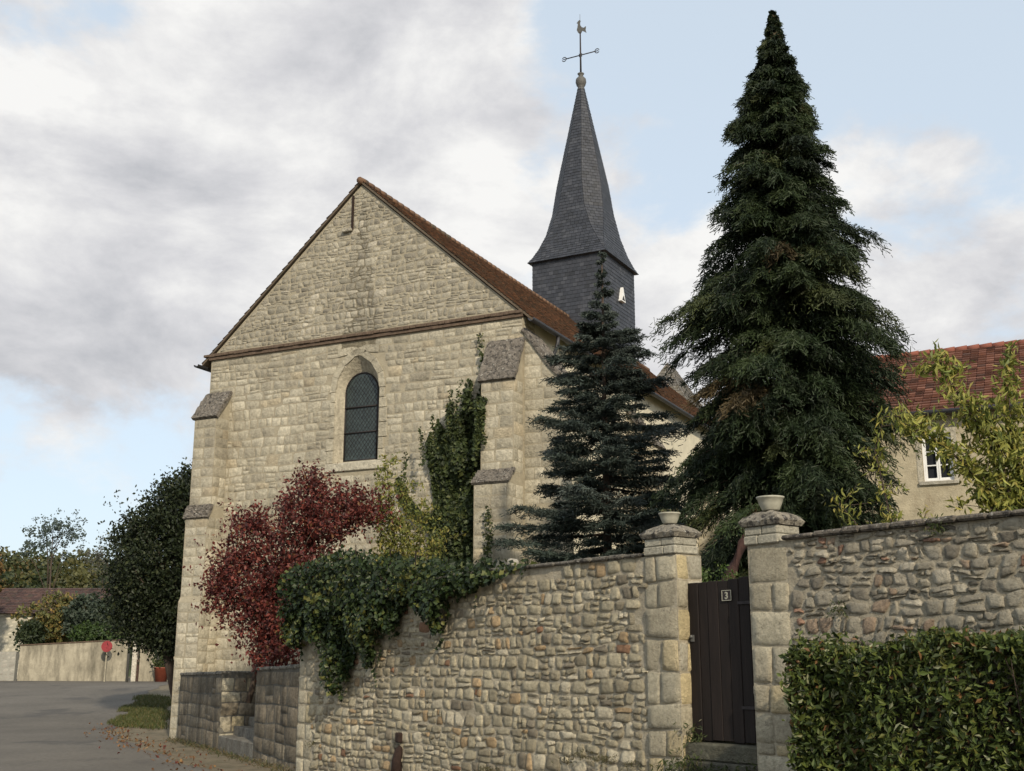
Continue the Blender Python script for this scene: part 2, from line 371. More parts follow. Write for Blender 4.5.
def broadleaf(name, label, cat, base, blobs, nclump, per, cr, size, pal, seed, trunk=None, tr=.2, mat_leaf='leaf', asp=.6, bark='bark', group=None, part='crown', limbs=24, shell=.55, sprigs=0):
    rs = np.random.RandomState(seed); root = thing(name, label, cat, base, 0, group)
    P, q = crown_points(blobs, nclump, per, cr, rs, shell); mb = MB(); leaves(mb, P-np.array(base), size, pal, rs, asp, .4)
    if sprigs:
        c0 = np.array([b[0] for b in blobs]).mean(0); pts = []
        for i in rs.choice(len(q), sprigs, True):
            d = q[i]-c0; d = d/np.linalg.norm(d)+rs.normal(0, .35, 3)+np.array([0, 0, .25]); d /= np.linalg.norm(d); L = rs.uniform(2, 4.5)*cr; k = 14
            tt = rs.rand(k, 1); pts.append(q[i]+d*L*tt+rs.normal(0, 1, (k, 3))*cr*.22)
        leaves(mb, np.concatenate(pts)-np.array(base), size*.85, pal, rs, asp, .4)
    mb.obj(part, M[mat_leaf], root)
    t = MB(); b0 = Vector((0, 0, -.1)); top = Vector(blobs[0][0])-Vector(base)
    mid = b0.lerp(top, .5)+Vector((rs.uniform(-.1, .1), rs.uniform(-.1, .1), 0))*top.length*.4
    t.tube([b0, b0.lerp(mid, .5), mid, top], [tr, tr*.85, tr*.65, tr*.3], 9)
    for i in rs.choice(len(q), min(limbs, len(q)), False):
        e = Vector(q[i])-Vector(base); s_ = b0.lerp(top, rs.uniform(.35, .9)); m_ = s_.lerp(e, .5)+Vector((0, 0, .12*(e-s_).length))
        t.tube([s_, m_, e], [tr*.3, tr*.2, tr*.06], 5)
    t.obj('trunk', M[bark], root); return root

# ---------------------------------------------------------------- palettes
RUB = [((.47, .415, .29), 5), ((.41, .36, .25), 5), ((.55, .49, .36), 3), ((.34, .295, .205), 2.4), ((.44, .32, .185), 1.4), ((.26, .15, .09), .3), ((.26, .225, .165), 1.3)]
ASH = [((.455, .412, .312), 5), ((.435, .394, .298), 4), ((.485, .442, .340), 3), ((.40, .36, .272), 1.6), ((.45, .385, .27), .8)]
GAB = [((.365, .332, .256), 5), ((.39, .355, .275), 3), ((.335, .304, .235), 3), ((.44, .40, .315), .9), ((.29, .262, .205), .9)]
QUO = [((.50, .45, .33), 4), ((.45, .40, .29), 3), ((.54, .45, .28), 1.5)]
DIRT = [((.26, .215, .15), 4), ((.22, .185, .13), 4), ((.32, .27, .19), 2)]

# ---------------------------------------------------------------- ground
def sst(a, b, x): t = min(1, max(0, (x-a)/(b-a))); return t*t*(3-2*t)
def gz(x, y): return -.34+1.07*sst(36, 72, y)+.62*math.exp(-((x-3)**2/18+(y-12)**2/60))
def grid_sheet(xs, ys, f, name, m, dz=0.):
    mb = MB(); v = [(x, y, f(x, y)+dz) for y in ys for x in xs]; n = len(xs)
    mb.add(v, [(j*n+i, j*n+i+1, (j+1)*n+i+1, (j+1)*n+i) for j in range(len(ys)-1) for i in range(n-1)], smooth=True)
    return structure(mb.obj(name, m))
gx = list(np.concatenate([np.linspace(-900, -60, 12), np.linspace(-50, 50, 81), np.linspace(60, 900, 12)]))
gy = list(np.concatenate([np.linspace(-300, -12, 6), np.linspace(-8, 90, 99), np.linspace(100, 1500, 16)]))
grid_sheet(gx, gy, gz, 'ground', M['grit'])
# road: a strip that passes the walls and runs away to the left
def road_left(y): return -60.
def road_right(y):
    pts = [(-10, 14), (4, 7.2), (10, 2.6), (14, -.3), (20, -4.3), (24.5, -6.6), (32, -10.3), (36, -12.0), (44, -14.2), (55, -17), (67.3, -19), (75, -19)]
    for (a, xa), (b, xb) in zip(pts, pts[1:]):
        if a <= y <= b: return xa+(xb-xa)*(y-a)/(b-a)
    return pts[-1][1]
def make_road():
    ys = np.linspace(-9, 74, 120); mb = MB(); v = []; n = 40
    for y in ys:
        r = road_right(y)+.12*math.sin(y*1.7)+.07*math.sin(y*4.1)
        for i in range(n+1):
            x = -60+(r+60)*(i/n)**.5; v.append((x, y, gz(x, y)+.012))
    w = n+1
    mb.add(v, [(j*w+i, j*w+i+1, (j+1)*w+i+1, (j+1)*w+i) for j in range(len(ys)-1) for i in range(n)], smooth=True)
    structure(mb.obj('road', M['asphalt']))
make_road()
mb = MB()
mb.prism([(-8.3, 32.6), (-6.05, 28.35), (-3.7, 29.3), (-2.3, 26.6), (-4.6, 25.5), (-3.6, 23.3), (2.0, 15.3), (2.9, 14.0), (7.6, 8.3), (60, 8.3), (60, 95), (17, 95), (-8.6, 33.4)], -1.5, 1.0)
structure(mb.obj('courtyard_ground', M['earth']))
# wooded hill behind
def hz(x, y): return .7+8.5*sst(92, 150, y)*(1-.55*sst(-40, 30, x))+1.2*math.sin(x*.05)*sst(92, 150, y)
grid_sheet(list(np.linspace(-190, 60, 50)), list(np.linspace(90, 260, 30)), hz, 'hill', M['hill'])
def wood():
    rs = np.random.RandomState(5); mb = MB(); bl = []
    for i in range(420):
        x = rs.uniform(-105, -30); y = rs.uniform(96, 150); z = hz(x, y); s = rs.uniform(2.0, 3.6)
        bl.append(((x, y, z+s*.9), (s, s, s*rs.uniform(.9, 1.3))))
    pal = [((.055, .065, .022), 4), ((.09, .085, .025), 3), ((.12, .085, .03), 1.5), ((.035, .05, .022), 3), ((.11, .11, .04), 1)]
    k = 230
    for (c, r) in bl:
        d = rs.normal(0, 1, (k, 3)); d[:, 2] = np.abs(d[:, 2])*.9-.15; d[:, 1] = -np.abs(d[:, 1])*.8+.2; d /= np.linalg.norm(d, axis=1)[:, None]
        P = np.array(c)+d*np.array(r)*rs.uniform(.75, 1.08, (k, 1)); cc = pal[rs.choice(5, p=np.array([4, 3, 1.5, 3, 1])/12.5)][0]
        leaves(mb, P, .5, [(cc, 1)], rs, .8)
    tag(mb.obj('woodland', M['leaf']), 'mixed green and brown autumn wood covering the hill beyond the far house', 'woodland', kind='stuff')
wood()

# ---------------------------------------------------------------- church
CH = (.287, 29.0, 0); CR = R_(-26)
church = thing('church', 'limestone village church with brown tiled gable roof and slate spire', 'church', CH, CR)
W_ = 10.3; EZ = 10.5; AZ = 15.1; HX = -W_/2; LEN = 24.
fr = lambda a, b, h: (a, h, b)     # polygon in x,z extruded along y
wx, wsill, wspr, wap, whw = -5.07, 6.98, 9.0, 10.0, .72   # window opening
def outer_arch(hw=whw, spr=wspr, ap=wap, n=9):
    """right half of the pointed arch, from spring to apex, relative x"""
    h = ap-spr; R0 = (hw*hw+h*h)/(2*hw); a1 = math.atan2(h, hw-R0) if hw < R0 else math.pi/2
    return [((hw-R0)+R0*math.cos(a1*i/n), spr+R0*math.sin(a1*i/n)) for i in range(n+1)]
def facade():
    mb = MB(); mb.mi = 0
    arc = outer_arch()
    rp = [(wx, -.5), (0, -.5), (0, EZ), (HX, AZ)] ; 
    right = [(wx, -.5), (0, -.5), (0, EZ), (wx, AZ-(wx-HX)*(AZ-EZ)/(-HX)), ]+[(wx+a, z) for a, z in arc[::-1]]+[(wx+whw, wsill), (wx, wsill)]
    left = [(wx, -.5), (wx, wsill), (wx-whw, wsill)]+[(wx-a, z) for a, z in arc]+[(wx, AZ-(wx-HX)*(AZ-EZ)/(-HX)), (HX, AZ), (-W_, EZ), (-W_, -.5)]
    mb.prism(right, 0, .7, fr); mb.prism(left, 0, .7, fr)
    mb.mi = 1
    hwS = whw+.22
    def sk(x, z, w, h):
        dx = abs(x-wx); top = wspr+.2 if dx > .7 else wap+.12
        if dx < hwS-w*.4 and wsill-.30 < z < wspr: return True
        if z >= wspr and z < wap+.5 and dx < hwS*math.sqrt(max(0, 1-((z-wspr)/(wap+.42-wspr))**2))-w*.3: return True
        return False
    stones(mb, -W_+.02, -.02, -.4, 10.40, (0, 0, 0), (1, 0, 0), (0, -1, 0), (.19, .31), (.22, .58), .008, .007, ASH, 11, sk, n=5, split=.16, wob=.028, rnd=.14, rag=.5, jit=.8)
    # dressed surround
    rs = np.random.RandomState(3)
    for sd in (-1, 1):
        z = wsill
        while z < wspr-.05:
            h = min(rs.uniform(.28, .42), wspr-z); w = rs.uniform(.14, .28)
            x0, x1 = sorted((wx+sd*(whw+.005), wx+sd*(whw+w)))
            mb.box(x0, x1, -.03, .02, z+.008, z+h-.008, np.array((.47, .425, .32))*rs.uniform(.9, 1.08), bev=.012); z += h
        a = outer_arch(n=5); b = outer_arch(whw+.20, wspr, wap+.22, 5)
        for i in range(5):
            q = [a[i], b[i], b[i+1], a[i+1]]; cx = sum(p[0] for p in q)/4; cz = sum(p[1] for p in q)/4
            q = [(wx+sd*(cx+(p[0]-cx)*.97), cz+(p[1]-cz)*.97) for p in q]
            mb.prism(q if sd > 0 else q[::-1], -.03, .02, fr, np.array((.47, .425, .32))*rs.uniform(.9, 1.08))
    mb.box(wx-whw-.25, wx+whw+.25, -.06, .05, wsill-.24, wsill-.004, (.50, .46, .36), bev=.02)
    g = MB(); g.mi = 1
    stones(g, -W_, 0, EZ+.17, AZ+.1, (0, 0, 0), (1, 0, 0), (0, -1, 0), (.12, .22), (.13, .38), .009, .011, GAB, 12, None, n=5, split=.25, wob=.04, rnd=.35, rag=.5, jit=.8)
    sl = (AZ-EZ)/(-HX)
    g = clip(g, (HX, 0, AZ-.08), (sl, 0, 1)); g = clip(g, (HX, 0, AZ-.08), (-sl, 0, 1))
    off = mb.n; mb.v += g.v; mb.c += g.c; mb.f += [tuple(i+off for i in f) for f in g.f]; mb.m += g.m; mb.smooth += g.smooth; mb.n += g.n
    return mb.obj('gable_wall', [M['churchmortar'], M['ashlar']], church)
facade()
# splayed reveal + window
def church_window():
    o = [(whw, wsill)]+outer_arch(n=12)
    ihw, isill, ispr = .53, wsill+.10, 9.0
    gx_ = -.05
    inn = [(ihw, isill)]+[(ihw*math.cos(t), ispr+ihw*1.05*math.sin(t)) for t in np.linspace(0, math.pi/2, 13)]
    full = lambda L: [(wx+a, z) for a, z in L]+[(wx-a, z) for a, z in L[::-1][1:]]
    oo, ii = full(o), [(a+gx_, z) for a, z in full(inn)]; n = len(oo); dep = .34
    mb = MB(); rs = np.random.RandomState(4)
    v = [(a, -.004, z) for a, z in oo]+[(a, dep, z) for a, z in ii]
    mb.add(v, [(i, n+i, n+(i+1) % n, (i+1) % n) for i in range(n)], (.50, .45, .34))
    w = mb.obj('window_reveal', M['ashlar'], church); w['label'] = 'smooth splayed stone reveal of the arched window'
    g = MB(); g.prism(ii, dep-.03, dep-.002, fr); gl = g.obj('window', M['glass'], church)
    f = MB(); poly = ii
    for i in range(n):
        a, b = poly[i], poly[(i+1) % n]; f.tube([(a[0], dep-.045, a[1]), (b[0], dep-.045, b[1])], .022, 6)
    f.obj('window_frame', M['iron'], gl)
    for z in (isill+.78, isill+1.50, ):
        b = MB(); b.tube([(wx+gx_-ihw, dep-.06, z), (wx+gx_+ihw, dep-.06, z)], .02, 6); b.obj('glazing_bar', M['iron'], gl)
    l = MB()
    for k in range(-14, 22):
        for sg in (1, -1):
            x0 = wx+gx_-ihw; z0 = isill+k*.155; pts = []
            for x in np.linspace(x0, x0+2*ihw, 14):
                z = z0+sg*(x-x0)*1.35+(0 if sg > 0 else 1.0); dx = abs(x-wx-gx_)
                lim = ispr+ihw*1.05*math.sqrt(max(0, 1-(dx/ihw)**2))
                if isill < z < lim: pts.append((x, dep-.036, z))
            if len(pts) > 1: l.tube([pts[0], pts[-1]], .005, 3, cap=False)
    l.obj('lead_lattice', M['iron'], gl)
church_window()
# cornice of drip tiles along the foot of the gable
mb = MB(); rs = np.random.RandomState(8)
x = -W_-.22
while x < -.06:
    w = rs.uniform(.16, .2); d = rs.uniform(.10, .13)
    mb.box(x+.004, x+w-.004, -d, .05, EZ+.02+rs.uniform(-.008, .008), EZ+.10, (.2, .12, .08), bev=.01); x += w
mb.box(-W_-.05, .02, -.07, .03, EZ-.07, EZ+.015); mb.box(-W_-.08, .0, -.05, .04, EZ+.103, EZ+.13)
mb.obj('drip_course', M['brick'], church)
# nave side walls and back
mb = MB(); mb.box(-.6, -.003, .703, LEN, -.5, EZ+.05); mb.box(-W_+.003, -W_+.6, .703, LEN, -.5, EZ+.05); mb.box(-W_, 0, LEN+.003, LEN+.5, -.5, EZ); mb.obj('nave_wall', M['render'], church)
mb = MB(); stones(mb, .02, .72, -.4, EZ, (0, 0, 0), (0, 1, 0), (1, 0, 0), (.25, .33), (.3, .45), .016, .016, ASH, 13, n=4, wob=.01, rnd=.15)
mb.obj('corner_quoins', M['ashlar'], church)
# roof
TP = [((.19, .105, .062), 4), ((.24, .13, .074), 3), ((.15, .09, .058), 3), ((.29, .155, .085), 1), ((.12, .09, .062), 2)]
ov = .30; sl = (AZ-EZ)/(-HX); ez = EZ+.12-ov*sl
mb = MB()
for sd in (1, -1):
    xe = HX+sd*(-HX+ov)
    mb.prism([(xe, ez), (HX, AZ+.12), (HX, AZ+.04), (xe, ez-.08)][::sd], -.07, LEN+.6, fr, (.11, .085, .06))
n0 = mb.n
tiles(mb, (ov, -.09, ez), (ov, LEN+.6, ez), (HX, LEN+.6, AZ+.12), (HX, -.09, AZ+.12), .125, .18, .022, TP, 21, .012)
tiles(mb, (-W_-ov, LEN+.6, ez), (-W_-ov, -.09, ez), (HX, -.09, AZ+.12), (HX, LEN+.6, AZ+.12), .25, .36, .022, TP, 22, .012)
roof = mb.obj('roof', M['tile'], church)
mb = MB()
y = -.14
while y < LEN+.5:
    mb.tube([(HX, y, AZ+.10), (HX, y+.34, AZ+.115)], [.10, .115], 8, (.17, .10, .06)); y += .33
mb.obj('ridge_tiles', M['tile'], roof)
for sd in (1, -1):
    g = MB(); xe = HX+sd*(-HX+ov+.05)
    prof = [(.075*math.cos(t), .075*math.sin(t)) for t in np.linspace(math.pi, 2*math.pi, 8)]+[(.085, .005), (.085, -.0)]+[(.085*math.cos(t), .085*math.sin(t)-.004) for t in np.linspace(2*math.pi, math.pi, 8)]
    v = [(xe+a, yy, ez-.06+b) for yy in (-.28, LEN+.5) for a, b in prof]; n = len(prof)
    g.add(v, [(i, (i+1) % n, n+(i+1) % n, n+i) for i in range(n)]+[tuple(range(n)), tuple(range(n, 2*n))])
    g.obj('gutter', M['zinc'], church)
mb = MB(); mb.tube([(ov+.05, 1.45, ez-.12), (ov+.05, 1.45, ez-.3), (ov-.02, 1.42, ez-.55), (.09, 1.40, ez-.85), (.08, 1.4, ez-1.15), (.16, 1.38, ez-1.3)], [.05]*6, 8); mb.obj('downpipe', M['zinc'], church)
# iron anchor on the gable
mb = MB(); mb.box(-5.44, -5.38, -.05, -.012, 13.75, 14.80); mb.obj('wall_anchor', M['rust'], church)
mb = MB(); mb.box(-5.72, -5.40, -.12, .01, 13.70, 13.80, (.36, .33, .26), bev=.02); mb.obj('corbel', M['lichen'], church)
# buttresses
def buttress(x0, x1, p, zc, zt, zs, ps, seed, side=False, ps2=None):
    """front buttress spans x0..x1 and stands p proud of the gable; side=True turns it to stand out from the side wall"""
    ps2 = ps2 or ps+.08
    def place(pts):   # local (along, out, z) -> church
        return pts
    if not side: f = lambda a, o, z: (a, -o, z); U = (1, 0, 0); Nn = (0, -1, 0); OR = (1, 0, 0); 
    b = MB(); pf = [(0, -.5), (ps2, -.5), (ps2, 3.3), (ps, 3.45), (ps, zs), (p, zs+.30), (p, zc), (0, zt)]
    if not side:
        b.mi = 0; b.prism(pf, x0+.004, x1-.004, lambda a, z, h: (h, -a, z)); b.mi = 1
        for (z0, z1, o) in ((-.4, 3.3, ps2), (3.45, zs, ps), (zs+.3, zc, p)):
            stones(b, x0, x1, z0, z1, (0, -o, 0), (1, 0, 0), (0, -1, 0), (.26, .36), (.35, .6), .008, .009, ASH, seed+int(z1*3), n=4, split=.03, wob=.008, rnd=.12, rag=.2)
            stones(b, .0, o-.01, z0, z1, (x1, -o, 0), (0, 1, 0), (1, 0, 0), (.26, .36), (.3, .5), .008, .009, ASH, seed+50+int(z1*3), n=4, split=.03, wob=.008, rnd=.12, rag=.2)
            stones(b, .0, o-.01, z0, z1, (x0, 0, 0), (0, -1, 0), (-1, 0, 0), (.26, .36), (.3, .5), .008, .009, ASH, seed+70+int(z1*3), n=4, split=.03, wob=.008, rnd=.12, rag=.2)
    else:
        b.mi = 0; b.prism(pf, x0+.004, x1-.004, lambda a, z, h: (a, h, z)); b.mi = 1
        for (z0, z1, o) in ((-.4, 3.3, ps2), (3.45, zs, ps), (zs+.3, zc, p)):
            stones(b, 0.02, o, z0, z1, (0, x0, 0), (1, 0, 0), (0, -1, 0), (.26, .36), (.35, .6), .008, .009, ASH, seed+int(z1*3), n=4, split=.03, wob=.008, rnd=.12, rag=.2)
            stones(b, x0, x1, z0, z1, (o, 0, 0), (0, 1, 0), (1, 0, 0), (.26, .36), (.35, .6), .008, .009, ASH, seed+50+int(z1*3), n=4, split=.03, wob=.008, rnd=.12, rag=.2)
        # sloping upper front face blocks up to the cap
        g = MB(); g.mi = 1; stones(g, .02, p, zc, zt, (0, x0, 0), (1, 0, 0), (0, -1, 0), (.26, .36), (.35, .6), .008, .009, ASH, seed+9, n=4, split=.03, wob=.008, rnd=.12)
        g = clip(g, (p, 0, zc), (zt-zc, 0, p)); off = b.n; b.v += g.v; b.c += g.c; b.f += [tuple(i+off for i in ff) for ff in g.f]; b.m += g.m; b.smooth += g.smooth; b.n += g.n
    bo = b.obj('buttress', [M['churchmortar'], M['ashlar']], church)
    # caps: lumpy lichened slabs with a drip edge
    def cap(oA, zA, oB, zB, nm, e=.06, th=.11):
        m_ = MB(); rs = np.random.RandomState(seed+3); nx, ny = 14, 14
        L_ = math.hypot(oB-oA, zB-zA); nz = ((zA-zB)/L_, (oB-oA)/L_)   # outward normal in (out, z)
        v = []
        for j in range(ny+1):
            t = -.02+j/ny*(1.0+e/L_*1.0)
            for i in range(nx+1):
                a = x0-e+(x1-x0+2*e)*i/nx; o = oA+(oB-oA)*t; z = zA+(zB-zA)*t
                k = th*(.75+.25*math.floor(t*4.99)/4*0)+.03*((1-(t*3.5 % 1)))+rs.normal()*.010
                o2, z2 = o+nz[0]*k, z+nz[1]*k
                v.append((a, -o2, z2) if not side else (o2, a, z2))
        w = nx+1; F = [(j*w+i, j*w+i+1, (j+1)*w+i+1, (j+1)*w+i) for j in range(ny) for i in range(nx)]
        nb = len(v)
        edge = [i for i in range(w)]+[j*w+nx for j in range(1, ny+1)]+[ny*w+i for i in range(nx-1, -1, -1)]+[j*w for j in range(ny-1, 0, -1)]
        for i in edge:
            q = v[i]; v.append((q[0], q[1]+(nz[0]*th if not side else 0), q[2]-nz[1]*th) if not side else (q[0]-nz[0]*th, q[1], q[2]-nz[1]*th))
        ne = len(edge); F += [(edge[i], edge[(i+1) % ne], nb+(i+1) % ne, nb+i) for i in range(ne)]+[tuple(range(nb, nb+ne))]
        m_.add(v, F, (.17, .15, .125)); m_.obj(nm, M['lichen'], bo)
    cap(0, zt, p, zc, 'cap'); cap(p-.02, zs+.34, ps, zs, 'set_off', .05, .07)
buttress(-10.3, -9.5, .56, 8.55, 9.35, 5.66, .68, 100)
buttress(-.93, 0, .56, 8.66, 9.80, 5.98, .92, 200)
buttress(.003, .85, .97, 8.75, 10.05, 5.2, 1.0, 300, True, ps2=1.1)
for y in (7.6, 14.8, 21):
    buttress(y, y+.8, .9, 8.2, 9.4, 5.2, 1.0, 400+int(y), True)
# bell tower
def bell_tower():
    tw = bpy.data.objects.new('bell_tower', None); C.objects.link(tw); tw.parent = church
    tw.location = (-5.05, 16.56, 0); tw.rotation_euler.z = R_(-2)
    h = 1.60; zt = 17.9
    SP = [((.038, .041, .050), 5), ((.031, .034, .042), 4), ((.050, .053, .062), 2), ((.028, .03, .035), 1.5)]
    mb = MB(); mb.box(-h, h, -h, h, 9, zt, (.03, .032, .04))
    for i in range(4):
        a = i*math.pi/2; c, s_ = round(math.cos(a)), round(math.sin(a)); r = lambda x, y, z: (x*c-y*s_, x*s_+y*c, z)
        tiles(mb, r(-h, -h, 10.5), r(h, -h, 10.5), r(h, -h, zt), r(-h, -h, zt), .16, .22, .012, SP, 30+i, .004)
    mb.obj('slate_wall', M['slate'], tw)
    rings = [(17.72, 1.76, 0.), (17.95, 1.63, .03), (18.4, 1.47, .12), (19.1, 1.31, .30), (20.1, 1.17, .5), (21.4, 1.02, .586), (26.05, .13, .586)]
    def ring(z, h, c):
        k = max(c, .0005)*h; P = []
        for i in range(4):
            a = i*math.pi/2; cc, ss = round(math.cos(a)), round(math.sin(a))
            for x, y in ((-(h-k), -h), (h-k, -h)): P.append((x*cc-y*ss, x*ss+y*cc, z))
        return P
    sp = MB(); v = []; F = []
    for z, hh, c in rings: v += ring(z, hh-.02, c)
    for j in range(len(rings)-1):
        for i in range(8): F.append((j*8+i, j*8+(i+1) % 8, (j+1)*8+(i+1) % 8, (j+1)*8+i))
    F.append(tuple(range(8))[::-1]); sp.add(v, F, (.06, .065, .075))
    for j in range(len(rings)-1):
        a = ring(*rings[j]); b = ring(*rings[j+1])
        for i in range(8):
            tiles(sp, a[i], a[(i+1) % 8], b[(i+1) % 8], b[i], .15, .2, .012, SP, 40+j*8+i, .004)
    spire = sp.obj('spire', M['slate'], tw)
    b = MB(); b.lathe([(.02, 25.85), (.15, 25.9), (.17, 25.98), (.12, 26.05), (.19, 26.15), (.235, 26.3), (.22, 26.45), (.13, 26.56), (.07, 26.6), (.13, 26.68), (.15, 26.72), (.03, 26.78)])
    b.obj('finial', M['lead'], spire)
    c = MB(); c.tube([(0, 0, 26.6), (.0, 0, 28.75)], [.045, .03], 7); c.tube([(-.70, 0, 27.62), (.70, 0, 27.62)], .024, 6)
    c.tube([(-.07, 0, 27.55), (.07, 0, 27.69)], .02, 5); c.tube([(.07, 0, 27.55), (-.07, 0, 27.69)], .02, 5)
    for sd in (-1, 1):
        pts = [(sd*(.79+.10*math.cos(t)), 0, 27.62+.10*math.sin(t)) for t in np.linspace(math.pi*.1, math.pi*1.9, 12)]; c.tube(pts, .02, 5)
        c.tube([(sd*.70, 0, 27.62), (sd*.84, 0, 27.62)], .02, 5)
    c.obj('cross', M['iron'], tw)
    r = MB()
    cock = [(-.02, 28.66), (.04, 28.68), (.10, 28.78), (.22, 28.70), (.30, 28.62), (.26, 28.80), (.28, 28.95), (.18, 28.90), (.08, 28.96), (.0, 29.10), (.0, 29.22), (.03, 29.28), (-.02, 29.34), (-.08, 29.30), (-.16, 29.22), (-.10, 29.18), (-.12, 29.02), (-.16, 28.88), (-.10, 28.74)]
    r.prism(cock, -.018, .018, lambda a, b, hh: (a, hh, b)); r.tube([(0, 0, 29.2), (0, 0, 29.62)], .008, 4)
    r.obj('weathercock', M['lead'], tw)
    l = MB(); z0 = 16.05
    l.prism([(-.22, z0), (.22, z0), (0, z0+.62)], h-.01, h+.14, lambda a, b, hh: (hh, a+.05, b)); 
    lo = l.obj('louvre', M['white'], tw)
    l = MB(); l.prism([(-.14, z0+.05), (.14, z0+.05), (0, z0+.26)], h+.141, h+.15, lambda a, b, hh: (hh, a+.05, b)); l.obj('opening', M['iron'], lo)
bell_tower()
# choir beyond the nave
mb = MB(); mb.box(-8.3, -2.0, LEN+.5, LEN+7.5, -.5, 10.4); mb.obj('choir_wall', M['render'], church)
mb = MB(); z0, z1 = 10.3, 16.3
P = [(-8.6, LEN+.45, z0), (-1.7, LEN+.45, z0), (-1.7, LEN+7.8, z0), (-8.6, LEN+7.8, z0)]; T = [(-5.15, LEN+3.6, z1), (-5.15, LEN+4.6, z1)]
mb.add(P+T, [(0, 1, 4), (1, 2, 5, 4), (2, 3, 5), (3, 0, 4, 5), (3, 2, 1, 0)])
GP = [((.15, .135, .11), 3), ((.12, .11, .095), 3), ((.18, .15, .12), 1)]
tiles(mb, P[0], P[1], T[0], T[0], .2, .3, .02, GP, 61); tiles(mb, P[1], P[2], T[1], T[0], .2, .3, .02, GP, 62)
mb.obj('choir_roof', M['tile'], church)

# ---------------------------------------------------------------- house on the right
house = thing('house', 'cream rendered house with red tiled roof behind the garden wall', 'house', (11.59, 30, 0), R_(-26))
def build_house():
    wx0, wx1, wz0, wz1 = -.80, -.04, 6.30, 7.56
    mb = MB(); x0, x1 = -3.9, 16; ez = 8.12
    mb.box(x0, wx0, 0, .4, .5, ez); mb.box(wx1, x1, 0, .4, .5, ez); mb.box(wx0+.001, wx1-.001, .001, .4, .5, wz0); mb.box(wx0+.001, wx1-.001, .001, .4, wz1, ez)
    mb.box(x0+.002, x0+.4, .4, 8, .5, ez); mb.prism([(0, ez), (8, ez), (4, ez+2.4)], x0+.004, x0+.3, lambda a, b, h: (h, a, b))
    mb.box(x0, x1, 8, 8.3, .5, ez); mb.obj('wall', M['houserender'], house)
    HP = [((.165, .075, .052), 5), ((.20, .092, .062), 3), ((.135, .064, .046), 3), ((.10, .055, .043), 1.5)]
    r = MB(); zr = 10.78; e = .32; zl = ez+.05
    for sd in (1, -1):
        ye = 4+sd*(4+e); pr = [(ye, zl), (4, zr), (4, zr-.12), (ye, zl-.10)]; r.prism(pr[::-sd], x0-.3, x1, lambda a, b, h: (h, a, b), (.14, .06, .05))
    tiles(r, (x0-.3, -e, zl), (x1, -e, zl), (x1, 4, zr), (x0-.3, 4, zr), .21, .22, .05, HP, 71, .012, True)
    tiles(r, (x1, 8+e, zl), (x0-.3, 8+e, zl), (x0-.3, 4, zr), (x1, 4, zr), .33, .42, .035, HP, 72)
    ro = r.obj('roof', M['redtile'], house)
    m_ = MB(); x = x0-.3
    while x < x1: m_.tube([(x, 4, zr+.0), (x+.36, 4, zr+.012)], [.10, .12], 8, (.22, .08, .055)); x += .345
    m_.obj('ridge_tiles', M['redtile'], ro)
    g = MB(); g.tube([(x0-.35, -e-.05, zl-.10), (x1, -e-.05, zl-.10)], .07, 8); g.obj('gutter', M['zinc'], house)
    g = MB(); g.box(x0-.2, x1, -e+.02, -.001, zl-.13, zl-.06); g.obj('soffit', M['brick'], house)
    w = MB(); w.box(wx0+.02, wx1-.02, .20, .215, wz0+.02, wz1-.02); win = w.obj('window', M['pane'], house)
    f = MB(); cx = (wx0+wx1)/2
    for a, b in ((wx0+.004, wx0+.05), (wx1-.05, wx1-.004)): f.box(a, b, .09, .19, wz0+.004, wz1-.004, bev=.006)
    f.box(wx0+.05, wx1-.05, .09, .19, wz0+.004, wz0+.05); f.box(wx0+.05, wx1-.05, .09, .19, wz1-.05, wz1-.004)
    f.obj('frame', M['white'], win)
    for a, b in ((wx0+.052, cx-.003), (cx+.003, wx1-.052)):
        s = MB(); s.box(a, a+.045, .11, .17, wz0+.052, wz1-.052, bev=.004); s.box(b-.045, b, .11, .17, wz0+.052, wz1-.052, bev=.004)
        for z in (wz0+.052, wz0+.42, wz0+.80, wz1-.097): s.box(a+.045, b-.045, .115, .165, z, z+(.03 if .1 < z-wz0 < 1.1 else .045))
        s.obj('casement', M['white'], win)
    s = MB(); s.box(wx0-.12, wx1+.12, -.07, .10, wz0-.10, wz0-.004, bev=.01, col=(.4, .37, .3)); s.obj('sill', M['ashlar'], win)
    s = MB()
    for a, b in ((wx0-.14, wx0-.003), (wx1+.003, wx1+.14)): s.box(a, b, -.012, .01, wz0, wz1+.14, (.46, .42, .33))
    s.box(wx0-.002, wx1+.002, -.012, .01, wz1+.003, wz1+.14, (.46, .42, .33)); s.obj('surround', M['ashlar'], win)
build_house()

